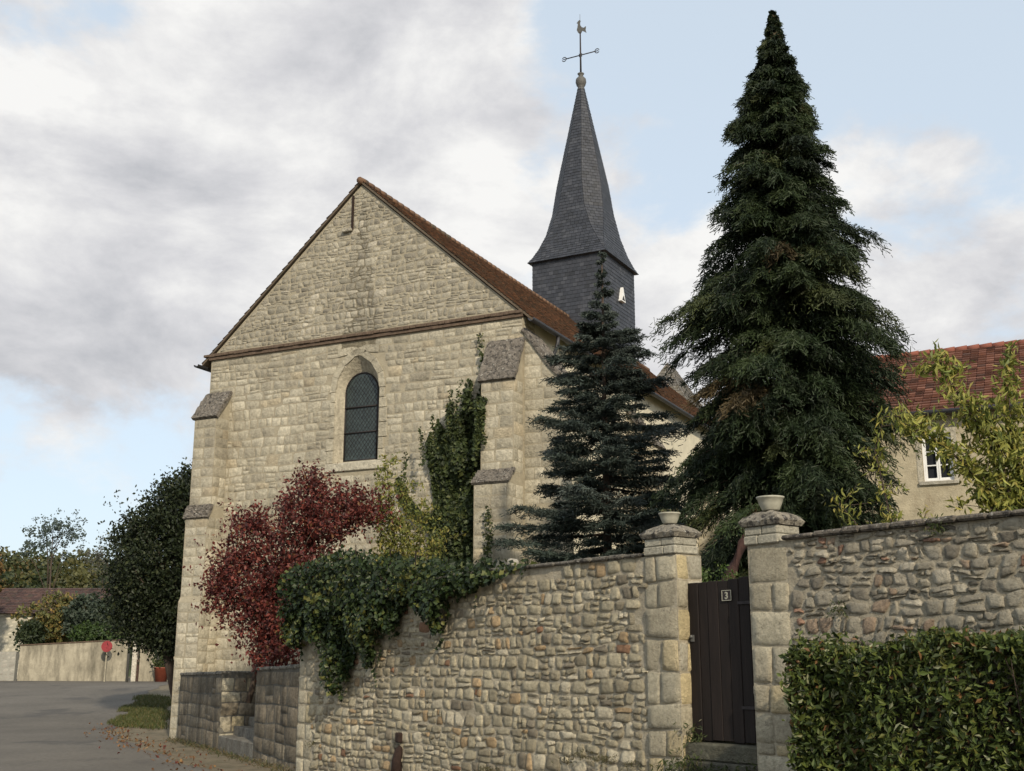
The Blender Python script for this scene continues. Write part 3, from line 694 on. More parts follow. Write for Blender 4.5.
# ---------------------------------------------------------------- garden wall with the gate
GW = (2.47, 14.0, 0); GR = math.atan2(-.7944, .6074)
gwx = np.array([math.cos(GR), math.sin(GR), 0]); gwy = np.array([-math.sin(GR), math.cos(GR), 0])
def gw(x, y, z): return np.array(GW)+gwx*x+gwy*y+np.array([0, 0, z])
def gw_n(P): return np.array(GW)+P[:, :1]*gwx+P[:, 1:2]*gwy+P[:, 2:3]*np.array([0, 0, 1.])
def ltop(x): return 2.95 if x > -5 else 2.95-.3*min(1, (-5-x)/5)
lw = thing('garden_wall', 'high rubble stone garden wall left of the gate with ivy hanging over it', 'wall', GW, GR)
def left_wall():
    mb = MB(); mb.mi = 0
    mb.prism([(-10.65, -1), (-.703, -1), (-.703, 2.95), (-5, 2.95), (-10.65, 2.65)], .0, .45, fr)
    mb.mi = 1
    sk = lambda x, z, w, h: z+h > ltop(x)+.02 or x+w*.6 > -1.24 or (x-w*.6 < -10.15)
    stones(mb, -10.2, -1.1, -.9, 2.97, (0, 0, 0), (1, 0, 0), (0, -1, 0), (.10, .21), (.10, .33), .024, .019, RUB, 501, sk, n=6, split=.38, wob=.022, rnd=.46, rag=.16, jit=.55)
    stones(mb, -1.28, -.70, -.9, 2.95, (0, 0, 0), (1, 0, 0), (0, -1, 0), (.28, .46), (.30, .62), .022, .011, QUO, 502, n=7, split=.08, wob=.02, rnd=.12, rag=.16)
    stones(mb, -10.65, -10.05, -.9, 2.6, (0, 0, 0), (1, 0, 0), (0, -1, 0), (.25, .36), (.26, .42), .02, .016, QUO, 503, n=6, split=.0, wob=.012, rnd=.2)
    stones(mb, .0, .45, -.9, 2.95, (-.70, 0, 0), (0, 1, 0), (1, 0, 0), (.3, .42), (.2, .45), .02, .014, [((.50, .445, .32), 1), ((.52, .43, .25), 1), ((.48, .44, .34), 1)], 504, n=6, split=0, rnd=.2)
    stones(mb, -.45, 0, -.9, 2.6, (-10.66, 0, 0), (0, -1, 0), (-1, 0, 0), (.3, .42), (.2, .45), .02, .014, QUO, 505, n=5, split=0, rnd=.2)
    mb.obj('masonry', [M['mortar'], M['rubble']], lw)
    c = MB(); rs = np.random.RandomState(51); x = -10.6
    while x < -1.3:
        w = rs.uniform(.3, .6); x2 = min(x+w, -1.29); z = ltop((x+x2)/2); c.box(x+.006, x2-.006, -.05-rs.uniform(0, .03), .48, z+.002, z+.055+rs.uniform(-.008, .012), (.15, .135, .11), bev=.018); x = x2
    c.obj('coping', M['lichen'], lw)
left_wall()
rw = thing('garden_wall', 'high rubble stone garden wall right of the gate behind the clipped hedge', 'wall', GW, GR)
def right_wall():
    mb = MB(); mb.mi = 0; mb.box(.465, 9.6, 0, .45, -1, 2.97)
    mb.mi = 1
    sk = lambda x, z, w, h: x-w*.6 < 1.02
    R2 = [((.40, .36, .275), 5), ((.34, .305, .235), 5), ((.49, .44, .34), 2), ((.27, .24, .185), 3), ((.36, .27, .19), 1.2), ((.31, .19, .13), .5)]
    stones(mb, .95, 9.6, 1.0, 2.96, (0, 0, 0), (1, 0, 0), (0, -1, 0), (.075, .17), (.08, .27), .022, .020, R2, 511, sk, n=6, split=.40, wob=.03, rnd=.5, rag=.18, jit=.6)
    stones(mb, .47, 1.05, -.6, 2.95, (0, 0, 0), (1, 0, 0), (0, -1, 0), (.28, .46), (.28, .62), .022, .012, QUO, 512, n=7, split=.08, wob=.02, rnd=.14, rag=.18)
    stones(mb, 1.0, 2.6, -.6, 1.0, (0, 0, 0), (1, 0, 0), (0, -1, 0), (.3, .46), (.3, .55), .03, .022, QUO, 513, n=6, split=.1, wob=.02, rnd=.3)
    mb.obj('masonry', [M['mortar'], M['rubble']], rw)
    c = MB(); rs = np.random.RandomState(52); x = 1.0
    while x < 9.6:
        w = rs.uniform(.22, .5); c.box(x+.006, x+w-.006, -.06-rs.uniform(0, .03), .48, 2.972, 3.03+rs.uniform(-.01, .015), (.15, .13, .105), bev=.02); x += w
    c.obj('coping', M['lichen'], rw)
right_wall()
def pillar_top(x0, x1, parent, seed):
    rs = np.random.RandomState(seed)
    p = MB()
    y0, y1 = -.02, .36
    for z0, z1, o in ((2.955, 3.06, .022), (3.064, 3.165, .012)):
        xm = x0+(x1-x0)*rs.uniform(.4, .7)
        p.box(x0-o, xm-.003, y0-o, y1+o, z0, z1, np.array((.46, .43, .34))*rs.uniform(.9, 1.05), bev=.014); p.box(xm+.003, x1+o, y0-o, y1+o, z0, z1, np.array((.46, .43, .34))*rs.uniform(.9, 1.05), bev=.014)
    h = p.obj('gate_pillar_head', M['rubble'], parent)
    c = MB(); n = 12; o = .06; v = []; cx = (x0+x1)/2; cy = (y0+y1)/2
    for j in range(n+1):
        for i in range(n+1):
            a, b = -1+2*i/n, -1+2*j/n; e = max(abs(a), abs(b)); z = 3.25+.10*(1-e**2.0)+rs.normal()*.006
            if e > .99: z = 3.225+rs.normal()*.006
            v.append((cx+a*((x1-x0)/2+o)*(1+rs.normal()*.006), cy+b*((y1-y0)/2+o)*(1+rs.normal()*.006), z))
    w = n+1; F = [(j*w+i, j*w+i+1, (j+1)*w+i+1, (j+1)*w+i) for j in range(n) for i in range(n)]
    edge = list(range(w))+[j*w+n for j in range(1, n+1)]+[n*w+i for i in range(n-1, -1, -1)]+[j*w for j in range(n-1, 0, -1)]
    nb = len(v)
    for i in edge: q = v[i]; v.append((cx+(q[0]-cx)*.90, cy+(q[1]-cy)*.90, 3.168))
    ne = len(edge); F += [(edge[(i+1) % ne], edge[i], nb+i, nb+(i+1) % ne) for i in range(ne)]+[tuple(range(nb, nb+ne))]
    c.add(v, F, (.24, .215, .17)); c.obj('cap', M['lichen'], h)
pillar_top(-1.22, -.70, lw, 61); pillar_top(.465, .93, rw, 62)
def bowl(x, y, s, label):
    p = gw(x, y, 3.355); b = MB()
    b.lathe([(.0, .0), (.095*s, .0), (.105*s, .012), (.135*s, .08*s), (.155*s, .14*s), (.165*s, .145*s), (.168*s, .165*s), (.150*s, .168*s), (.14*s, .13*s), (.0, .12*s)])
    root = thing('flower_bowl', label, 'flower bowl', tuple(p), 0.3, 'bowls on the gate pillars'); b.obj('bowl', M['ceramic'], root)
    e = MB(); rs = np.random.RandomState(int(x*10)+20); n = 34 if x < 0 else 7
    P = np.stack([rs.uniform(-.1, .1, n), rs.uniform(-.1, .1, n), rs.uniform(.15, .22, n)*s], 1); leaves(e, P, .07, [((.10, .12, .05), 1), ((.16, .13, .07), 1)], rs, .25)
    e.obj('plant', M['leaf'], root)
bowl(-.96, .17, .85, 'small round pale stone bowl on the pillar left of the gate')
bowl(.70, .17, .98, 'larger pale stone bowl with a flared rim on the pillar right of the gate')
gate = thing('gate', 'tall dark brown wooden plank gate with a number plate between the stone pillars', 'gate', tuple(gw(0, -.12, 0)), GR)
def build_gate():
    rs = np.random.RandomState(7); mb = MB(); x = -.695
    ws = [.165, .15, .17, .155, .165, .16, .157]; k = 1.155/sum(ws)
    for i, w in enumerate(ws):
        w *= k; d = rs.uniform(-.006, .006); t = rs.uniform(-.012, .012); c = np.array((.015, .010, .008))*rs.uniform(.75, 1.25)
        mb.box(x+.003, x+w-.003, .30+d, .335+d, .715+rs.uniform(0, .015), 2.585+.03*i/6+t, c, bev=.006); x += w
    mb.obj('planks', M['door'], gate)
    for z in (1.0, 2.3):
        b = MB(); b.box(-.62, .42, .336, .37, z, z+.12, (.03, .02, .014)); b.obj('brace', M['door'], gate)
    p = MB(); p.box(-.115, .035, .283, .292, 2.35, 2.475); pl = p.obj('number_plate', M['iron'], gate)
    p = MB()
    for a in ((-.115, .035, 2.468, 2.475), (-.115, .035, 2.35, 2.357), (-.115, -.108, 2.357, 2.468), (.028, .035, 2.357, 2.468)): p.box(a[0], a[1], .279, .283, a[2], a[3])
    p.obj('plate_border', M['ceramic'], pl)
    cu = bpy.data.curves.new('numeral', 'FONT'); cu.body = '3'; cu.size = .115; cu.extrude = .002; cu.offset = .003; cu.align_x = 'CENTER'
    to = bpy.data.objects.new('tmp', cu); C.objects.link(to); bpy.context.view_layer.update()
    me = bpy.data.meshes.new_from_object(to.evaluated_get(bpy.context.evaluated_depsgraph_get())); bpy.data.objects.remove(to)
    me.materials.clear(); me.materials.append(M['ceramic']); o = bpy.data.objects.new('numeral', me); C.objects.link(o); o.parent = pl
    o.location = (-.04, .279, 2.372); o.rotation_euler = (R_(90), 0, 0)
    h = MB(); h.box(-.655, -.60, .278, .29, 1.88, 1.96); h.lathe([(0, 0), (.018, .004), (.022, .02), (.012, .035), (0, .04)], (-.63, .27, 1.92), 10); h.obj('handle', M['lead'], gate)
    for z in (1.1, 2.3):
        h = MB(); h.box(.12, .44, .284, .292, z, z+.035); h.obj('hinge', M['iron'], gate)
build_gate()
st = MB(); st.box(-.695, .455, .03, .5, .50, .70, (.13, .125, .09), bev=.02); st.box(-.695, .455, .0, .5, -.2, .496, (.11, .105, .08), bev=.02)
o = st.obj('doorstep', M['dirty'], None, GW, GR); tag(o, 'mossy stone doorstep under the dark wooden gate', 'step')
# bits on and in the wall
b = MB(); rs = np.random.RandomState(2); b.bevbox(-.10, .10, -.06, .06, 0, .13, (.46, .43, .36), .04)
tag(b.obj('loose_stone', M['rubble'], None, tuple(gw(-4.2, .12, 3.01)), .7), 'small white stone lying on top of the rubble wall near the ivy', 'stone')
b = MB(); P0 = gw(-7.05, -.055, 0)
b.tube([(0, 0, -.05), (.02, -.01, .22), (.06, 0, .40), (.07, .03, .44)], [.10, .085, .065, .04], 8); b.box(-.03, .11, -.035, .05, .50, .66, bev=.02)
tag(b.obj('iron_stump', M['rust'], None, (P0[0], P0[1], -.12), GR), 'rusty dark iron stump sticking out at the foot of the rubble wall', 'iron stump')

# ---------------------------------------------------------------- low wall with steps
LW = (-4.0, 22.46, 0); LR = math.atan2(-.8921, .4518)
lx = np.array([math.cos(LR), math.sin(LR), 0]); ly = np.array([-math.sin(LR), math.cos(LR), 0])
def lwp(x, y, z): return np.array(LW)+lx*x+ly*y+np.array([0, 0, z])
def low(name_label, x0, x1, zt0, zt1, seed, rl, rr):
    root = thing('low_wall', name_label, 'wall', LW, LR); mb = MB(); mb.mi = 0
    mb.prism([(x0, -1), (x1, -1), (x1, zt1-.04), (x0, zt0-.04)], 0, .9, fr, (.15, .14, .115)); mb.mi = 1
    z1 = min(zt0, zt1)-.08
    stones(mb, x0, x1, -.9, z1, (0, 0, 0), (1, 0, 0), (0, -1, 0), (.24, .42), (.4, .85), .010, .008, DIRT, seed, n=5, split=.08, wob=.02, rnd=.12, rag=.3)
    if rr: stones(mb, 0, .9, -.9, z1, (x1, 0, 0), (0, 1, 0), (1, 0, 0), (.26, .38), (.4, .5), .014, .014, DIRT+QUO, seed+1, n=5, split=0, rnd=.12)
    if rl: stones(mb, -.9, 0, -.9, z1, (x0, 0, 0), (0, -1, 0), (-1, 0, 0), (.26, .38), (.4, .5), .014, .014, DIRT, seed+2, n=5, split=0, rnd=.12)
    mb.obj('masonry', [M['dirty'], M['dirty']], root)
    c = MB(); x = x0; rs = np.random.RandomState(seed+5)
    while x < x1-.05:
        x2 = min(x+rs.uniform(.5, .9), x1); t = (x-x0)/(x1-x0); z = zt0+(zt1-zt0)*t
        c.box(x+.005, x2-.005, -.03, .93, z-.075, z+rs.uniform(-.01, .015), (.20, .185, .15), bev=.02); x = x2
    c.obj('coping', M['lichen'], root)
low('dark stained low block wall left of the steps below the church', -10.85, -6.17, 1.40, 1.46, 600, True, True)
low('dark stained low block wall right of the steps beside the rubble wall', -3.06, .02, 1.56, 1.62, 620, True, False)
sp = MB(); 
for i in range(5):
    y = i*.34; sp.box(-6.17 if i else -6.16, -3.07, y, y+.36 if i < 4 else 2.6, -.8, .02+i*.2, (.23, .215, .18), bev=.02)
o = sp.obj('steps', M['dirty'], None, LW, LR); tag(o, 'worn stone steps climbing through the gap in the low wall', 'steps')

# ---------------------------------------------------------------- plants
def in_poly(x, z, poly):
    r = np.zeros(len(x), bool); n = len(poly)
    for i in range(n):
        x1, z1 = poly[i]; x2, z2 = poly[(i+1) % n]
        c = ((z1 > z) != (z2 > z)) & (x < (x2-x1)*(z-z1)/(z2-z1+1e-12)+x1); r ^= c
    return r
def sample(poly, n, rs):
    P = np.array(poly); lo, hi = P.min(0), P.max(0); out = np.zeros((0, 2))
    while len(out) < n:
        q = rs.uniform(lo, hi, (n*2, 2)); out = np.concatenate([out, q[in_poly(q[:, 0], q[:, 1], poly)]])
    return out[:n]
IVY = [((.022, .038, .012), 5), ((.036, .055, .017), 4), ((.013, .022, .008), 3), ((.08, .095, .025), .9)]
def ivy():
    rs = np.random.RandomState(70)
    poly = [(-x, z) for x, z in [(11.47, 3.2), (10.83, 3.5), (9.8, 3.6), (9.0, 3.68), (7.18, 3.42), (5.69, 3.25), (4.61, 3.17), (3.6, 3.06), (4.24, 2.9), (4.87, 2.68), (5.3, 2.64), (5.55, 2.35), (5.75, 1.98), (5.95, 2.3), (6.39, 2.62), (6.84, 2.55), (7.1, 2.1), (7.3, 2.3), (7.6, 1.9), (7.75, 1.45), (7.91, 1.62), (8.15, 2.0), (8.36, 2.02), (8.6, 1.4), (8.86, 1.02), (9.1, 1.45), (9.26, 1.69), (9.51, 2.04), (10.1, 2.1), (10.45, 1.9), (10.75, 1.95), (11.0, 2.3), (11.23, 2.64)]]
    q = sample(poly, 15000, rs); x, z = np.maximum(q[:, 0], -10.9+.15*rs.rand(len(q))), q[:, 1]
    top = np.array([ltop(a) for a in x]); bulge = .16+.12*np.sin(x*3.1)+.10*np.sin(z*5+x*2)+.07*np.sin(x*9)
    over = z > top-.05
    y = np.where(over, rs.uniform(-.42, .75, len(x)), -.06-np.abs(bulge+.12)*rs.rand(len(x))**.7)
    zz = z+np.where(over, -np.abs(y-.1)*.35, 0)+rs.normal(0, .02, len(x))
    lt = (np.sin(x*2.3+1)*np.sin(z*3.7)+rs.normal(0, .5, len(x))) > 1.0
    P = np.stack([x, y, zz], 1); root = thing('ivy', 'dark green ivy hanging in tongues over the left end of the rubble wall', 'ivy', GW, GR)
    mb = MB(); leaves(mb, P[~lt], .095, IVY, rs, .85, .5, (0, -1, .3), .6); leaves(mb, P[lt], .10, [((.085, .10, .028), 1), ((.12, .12, .03), 1)], rs, .85, .5, (0, -1, .3), .6)
    # stray runners round the mass
    for i in range(60):
        k = rs.randint(len(poly)); a = np.array(poly[k]); n = rs.randint(4, 12); t = np.linspace(0, 1, n)
        d = np.array([rs.normal()*.12, -rs.uniform(-.05, .3)]); q2 = a+t[:, None]*d; leaves(mb, np.stack([q2[:, 0], np.full(n, -.06)-rs.rand(n)*.04, q2[:, 1]], 1), .07, IVY, rs, .8, .5, (0, -1, .2), .6)
    mb.obj('leaves', M['gloss'], root)
    s = MB()
    for i in range(26):
        k = rs.randint(len(q)); a, b = x[k], z[k]
        s.tube([(a+rs.normal()*.2, -.03, min(2.9, b+.5)), (a+rs.normal()*.05, -.06, b+.2), (a, -.07, b)], [.014, .01, .005], 5)
    s.obj('stem', M['bark'], root)
ivy()
def climber():
    rs = np.random.RandomState(71)
    poly = [(-x, z) for x, z in [(2.2, 3.0), (2.30, 5.0), (2.6, 5.15), (3.0, 5.75), (3.12, 6.4), (3.0, 6.4), (2.85, 5.95), (2.5, 5.45), (2.18, 5.4), (2.25, 6.2), (2.42, 7.3), (2.34, 7.6), (2.22, 7.3), (2.12, 7.9), (2.0, 7.6), (1.9, 7.6), (1.80, 8.4), (1.70, 7.6), (1.55, 7.9), (1.45, 8.1), (1.36, 8.95), (1.28, 8.1), (1.14, 8.2), (1.08, 9.6), (1.02, 8.3), (.90, 7.9), (.72, 8.2), (.86, 7.1), (1.0, 6.5), (1.20, 6.0), (1.1, 5.4), (1.0, 4.6), (.95, 3.0)]]
    q = sample(poly, 15000, rs); x, z = q[:, 0], q[:, 1]; x = np.where(x < -1.0, -1.0+(x+1.0)*1.28, x)
    fro = np.where(x > -1.0, np.where(z < 6.2, 1.0, .60), 0.); bulge = .10+.10*np.abs(np.sin(x*5+z))+.08*np.sin(z*4)
    cent = np.exp(-((x+1.6)/.6)**2)
    y = -fro-.04-np.abs(bulge)*(.5+1.5*cent)*rs.rand(len(x))
    root = thing('climbing_ivy', 'dense green creeper climbing the church gable beside the right buttress', 'ivy', CH, CR)
    mb = MB(); P = np.stack([x, y, z], 1); pal = [((.045, .064, .022), 5), ((.065, .086, .028), 4), ((.030, .042, .017), 3), ((.10, .115, .035), 1.5)]
    leaves(mb, P, .13, pal, rs, .8, .3, (0, -1, .2), .5)
    for (a, z0, z1) in ((-1.12, 8.2, 10.1), (-1.5, 7.5, 8.8), (-1.75, 7.3, 8.5), (-2.2, 7, 7.9), (-2.6, 6.6, 7.6), (-2.85, 5.9, 6.9), (-.8, 7, 8.25), (-.42, 4, 5.4), (-.50, 4.2, 5.2)):
        n = int((z1-z0)*(70 if z1 > 9 else 130)); zz = z0+(z1-z0)*rs.rand(n)**(.6 if z1 > 9 else 1.5)
        yy = -.10 if z0 > 7.6 and a < -.95 else (-.66 if z0 > 6 else -1.06)
        leaves(mb, np.stack([a+rs.normal(0, .045, n)+.06*np.sin(zz*3), yy-rs.rand(n)*.08, zz], 1), .08, pal+[((.14, .14, .045), 2)], rs, .7, .3, (0, -1, .2), .4)
    mb.obj('leaves', M['leaf'], root)
    s = MB()
    for i in range(12):
        a = -1.15-rs.rand()*.9; s.tube([(a, -.05, .8), (a+rs.normal()*.1, -.08, 4), (a+rs.normal()*.25, -.07, 6.8)], [.035, .025, .01], 5)
    s.obj('stem', M['bark'], root)
climber()
RED = [((.125, .028, .022), 5), ((.085, .020, .017), 4), ((.20, .050, .034), 2.2), ((.05, .016, .014), 2.5), ((.18, .09, .04), .5)]
broadleaf('red_shrub', 'tall shrub with dark red autumn leaves in front of the church gable', 'shrub', (-5.75, 26.2, .9),
          [((-5.0, 26, 3.9), (1.15, 1.0, 1.25)), ((-4.3, 26.2, 4.9), (1.15, 1.0, .72)), ((-5.55, 25.8, 2.9), (.85, .8, .85)), ((-6.15, 26, 3.75), (.55, .7, .6)), ((-4.7, 25.6, 2.7), (.85, .7, 1.05)), ((-5.0, 25.3, 1.75), (.45, .45, .5)), ((-6.35, 25.9, 3.2), (.45, .5, .5)), ((-3.5, 26.5, 5.05), (.62, .6, .5)), ((-5.9, 26, 4.6), (.5, .6, .35)), ((-4.5, 26, 5.55), (.35, .5, .3)), ((-5.3, 25.7, 2.1), (.5, .5, .45))],
          820, 26, .18, .095, RED, 80, tr=.07, limbs=90, shell=.1, sprigs=170)
YG = [((.20, .20, .045), 4), ((.15, .17, .04), 3), ((.27, .23, .06), 2), ((.10, .12, .035), 2)]
def shoots(name, label, cat, base, lines, pal, seed, size, per, asp=.3, spread=.12, leafmat='leaf', droop=.8, r0=.02, group=None):
    rs = np.random.RandomState(seed); root = thing(name, label, cat, base, 0, group); b = np.array(base)
    mb = MB(); s = MB()
    for ln in lines:
        P = np.array(ln, float)-b; n = len(P); s.tube([tuple(p) for p in P], list(np.linspace(r0, .005, n)), 6)
        seg = np.linalg.norm(np.diff(P, axis=0), axis=1); L = seg.sum(); k = int(L*per); cum = np.concatenate([[0], np.cumsum(seg)])
        d = L*rs.uniform(.12, 1.02, k)
        pts = np.stack([np.interp(d, cum, P[:, i]) for i in range(3)], 1)
        nt = max(3, int(L*5)); tw = rs.uniform(.15, 1, nt)*L; base_ = np.stack([np.interp(tw, cum, P[:, i]) for i in range(3)], 1)
        dr = rs.normal(0, 1, (nt, 3)); dr[:, 2] = np.abs(dr[:, 2])*.5-.1; dr /= np.linalg.norm(dr, axis=1)[:, None]; ll = rs.uniform(.5, 1.5, (nt, 1))*spread*2.2
        for i in range(nt): s.tube([tuple(base_[i]), tuple(base_[i]+dr[i]*ll[i])], [.006, .003], 4, cap=False)
        m_ = max(1, k//nt//2)
        t = rs.uniform(.3, 1.1, (nt, m_, 1)); tp = (base_[:, None]+dr[:, None]*ll[:, None]*t).reshape(-1, 3)+rs.normal(0, 1, (nt*m_, 3))*spread*.25
        leaves(mb, np.concatenate([pts+rs.normal(0, 1, (k, 3))*spread*.5, tp]), size, pal, rs, asp, droop)
    mb.obj('foliage', M[leafmat], root); s.obj('stem', M['bark'], root); return root
shoots('yellow_shrub', 'thin yellow green shrub between the red shrub and the creeper', 'shrub', (-2.6, 27, .9),
       [[(-2.7, 27, 1), (-2.8, 27, 4.2), (-2.95, 27, 6.3)], [(-2.6, 27, 1), (-2.4, 27, 4), (-2.5, 27, 5.7)], [(-2.6, 27, 1), (-2.2, 27, 3.8), (-2.05, 27, 5.3)], [(-2.6, 27, 1), (-3.0, 27, 4), (-3.1, 26.9, 5.4)], [(-2.6, 27, 1), (-2.0, 27, 3.6), (-1.6, 27, 4.7)], [(-2.6, 27, 1), (-2.5, 26.8, 3.6), (-2.6, 26.7, 5.0)], [(-2.6, 27, 1), (-2.9, 27, 3.6), (-2.7, 27.2, 4.9)]], YG, 81, .10, 210, .45, .20)
broadleaf('dark_tree', 'dense dark green roadside tree left of the church', 'tree', (-12.05, 44, -.15),
          [((-13.4, 44, 5.2), (1.7, 1.8, 2.6)), ((-12.7, 44.3, 7.2), (1.25, 1.5, 1.5)), ((-13.5, 44, 3.6), (1.5, 1.6, 1.5)), ((-14.3, 44, 6.3), (.65, .9, .8)), ((-12.2, 44.3, 8.2), (.6, .8, .8)), ((-12.3, 44, 3.2), (1.0, 1.2, 1.2)), ((-12.4, 43.8, 2.5), (1.0, 1.0, .5)), ((-11.2, 45, 5.5), (1.6, 1.6, 2.4)), ((-14.6, 44, 4.8), (.5, .8, .7))],
          1700, 30, .27, .15, [((.020, .030, .012), 5), ((.030, .042, .016), 4), ((.014, .020, .010), 3), ((.05, .06, .022), 1)], 82, tr=.24, shell=.35, sprigs=140)

def conifer(name, label, base, top, prof, nb, seed, pal, droop, rise, nl, blade, bl_w, hang, trunk_r=.2, side=.42, zmin=.15, limb=None, flat=False, lean=0.):
    """trunk with whorled branches; every branch carries side twigs lined with narrow blades"""
    rs = np.random.RandomState(seed); root = thing(name, label, 'conifer', base); B = np.array(base, float); H = top-B[2]
    zs = [p[0]-B[2] for p in prof]; rr = [p[1] for p in prof]
    Q = []; Cc = []; lim = MB(); pw = np.array([p[1] for p in pal], float); pw /= pw.sum(); pc = np.array([p[0] for p in pal])
    f1, f2 = rs.uniform(0, 6.28, 2)
    for i in range(nb):
        h = H*(zmin+(1-zmin)*(1-(1-(i+rs.rand())/nb)**1.25)) if not flat else H*(zmin+(1-zmin)*((i//7*7+rs.uniform(0, 4.0))/nb))
        if flat and h > H*.80: h = H*(.80+.185*rs.rand()**1.3)
        h = min(h, H*(.985 if flat else 1-.012*rs.rand())); az = rs.uniform(0, 6.283) if not flat else (i % 7)/7*6.283+rs.normal()*.25+(i//7)*1.3
        R = np.interp(h, zs, rr); lump = 1+.16*math.sin(az*3+h*1.9+f1)+.12*math.sin(az*2-h*3.3+f2)
        L = max(.05, R*min(lump, 1.14)*(rs.uniform(.62, 1.13) if flat else rs.choice([rs.uniform(.5, .85), rs.uniform(.8, 1.0), rs.uniform(1.0, 1.12)], p=[.42, .36, .22]) )); u = np.array([math.cos(az), math.sin(az), 0]); v = np.array([-u[1], u[0], 0])
        def pos(s_): return np.array([lean*h/H, 0, h])+u*L*s_+np.array([0, 0, 1.])*L*(rise*s_-droop*s_*s_)
        tint = pc[rs.choice(len(pc), p=pw)]*rs.uniform(.8, 1.2)
        n = max(3, int(nl*min(.35+L*.55, .08+L*1.1))) if not flat else max(3, int(nl*L*.85))
        if L > .5 and i % 3 == 0: lim.tube([tuple(pos(s_)) for s_ in (0, .35, .7, 1)], [.012+.014*L, .01+.01*L, .010, .004], 5, cap=False)
        s_ = rs.uniform(.03, 1, n)**.72; sg = rs.choice([-1, 1], n); P0 = np.array([pos(a) for a in s_])
        l = L*side*(1.1-s_*.75)*rs.uniform(.5, 1.2, n)+.06*min(1, L*2)
        ang = rs.uniform(.35, 1.0, n); D = (u*np.cos(ang)[:, None]+v*(sg*np.sin(ang))[:, None]); D[:, 2] += rs.normal(0, .07 if flat else .18, n)-hang*.5
        k = 9 if flat else 11; t = np.linspace(.05, 1, k)[None, :, None]
        C_ = P0[:, None]+D[:, None]*l[:, None, None]*t; C_[..., 2] -= hang*l[:, None]*t[..., 0]**2
        C_ = C_.reshape(-1, 3)+rs.normal(0, .018 if flat else .026*min(1, .3+L*1.5), (n*k, 3)); N_ = len(C_)
        dd = np.repeat(D, k, 0)+rs.normal(0, .55, (N_, 3)); dd[:, 2] -= hang*.8; dd /= np.linalg.norm(dd, axis=1)[:, None]
        ss = np.cross(dd, rs.normal(0, 1, (N_, 3))); ss /= np.linalg.norm(ss, axis=1)[:, None]
        ln = blade*rs.uniform(.6, 1.35, (N_, 1))*min(1, .5+L); w = bl_w*.5
        Q.append(np.stack([C_-dd*ln*.4-ss*w*.4, C_-dd*ln*.4+ss*w*.4, C_+dd*ln*.6+ss*w*.6, C_+dd*ln*.6-ss*w*.6], 1))
        tip = np.repeat(s_, k)[:, None]; Cc.append(np.tile(tint, (N_, 1))*rs.uniform(.8, 1.2, (N_, 1)))
    mb = MB(); mb.quads(np.concatenate(Q), np.concatenate(Cc)); mb.obj('needles', M['needle'], root)
    lim.obj('branches', M['bark'], root)
    t = MB(); t.tube([(0, 0, -.2), (lean*.3, 0, H*.3), (lean*.7, .02, H*.7), (lean, 0, H*.985)], [trunk_r, trunk_r*.75, trunk_r*.35, .012], 10); t.obj('trunk', M['bark'], root)
    if limb:
        t = MB(); t.tube([tuple(np.array(p)-B) for p in limb[0]], limb[1], 9); l_ = t.obj('limb', M['redbark'], root); l_['label'] = 'leaning reddish limb seen above the gate'
    return root
conifer('tall_conifer', 'very tall dark green feathery conifer behind the gate', (4.50, 19.0, 1.0), 13.2,
        [(1.0, 1.65), (2.5, 1.8), (4.5, 1.72), (5.6, 1.62), (6.6, 1.60), (7.5, 1.70), (8.3, 1.40), (9.2, 1.18), (10.2, .88), (11, .70), (11.8, .50), (12.3, .32), (12.8, .13), (13.2, .03)], 980, 94,
        [((.020, .033, .012), 5), ((.029, .044, .015), 4), ((.013, .022, .009), 3), ((.045, .056, .019), 1.1), ((.075, .055, .025), .25)], .52, .33, 66, .095, .026, .62, .2, .36, .02, lean=.26,
        limb=([(2.55, 17.1, .9), (2.75, 17.1, 1.9), (3.0, 17.1, 2.5), (3.22, 17.15, 2.95), (3.45, 17.4, 3.35), (3.8, 18.1, 3.75), (4.4, 18.9, 4.2)], [.11, .10, .095, .09, .085, .07, .05]))
conifer('blue_spruce', 'smaller bluish spruce with tiered branches and a bare leader before the church side', (1.80, 22.0, 1.0), 9.75,
        [(1.0, 1.3), (3.6, 1.5), (5.0, 1.48), (6.3, 1.22), (7.1, 1.0), (7.7, .80), (8.2, .45), (8.6, .24), (9.0, .13), (9.4, .08), (9.75, .03)], 260, 92,
        [((.038, .052, .042), 5), ((.056, .072, .060), 3), ((.024, .034, .027), 3), ((.075, .092, .080), 1)], -.08, -.05, 84, .085, .028, .12, .11, .46, .06, flat=True)
WAL = [((.21, .22, .045), 5), ((.28, .28, .065), 4), ((.14, .17, .04), 3), ((.36, .31, .08), 1.8)]
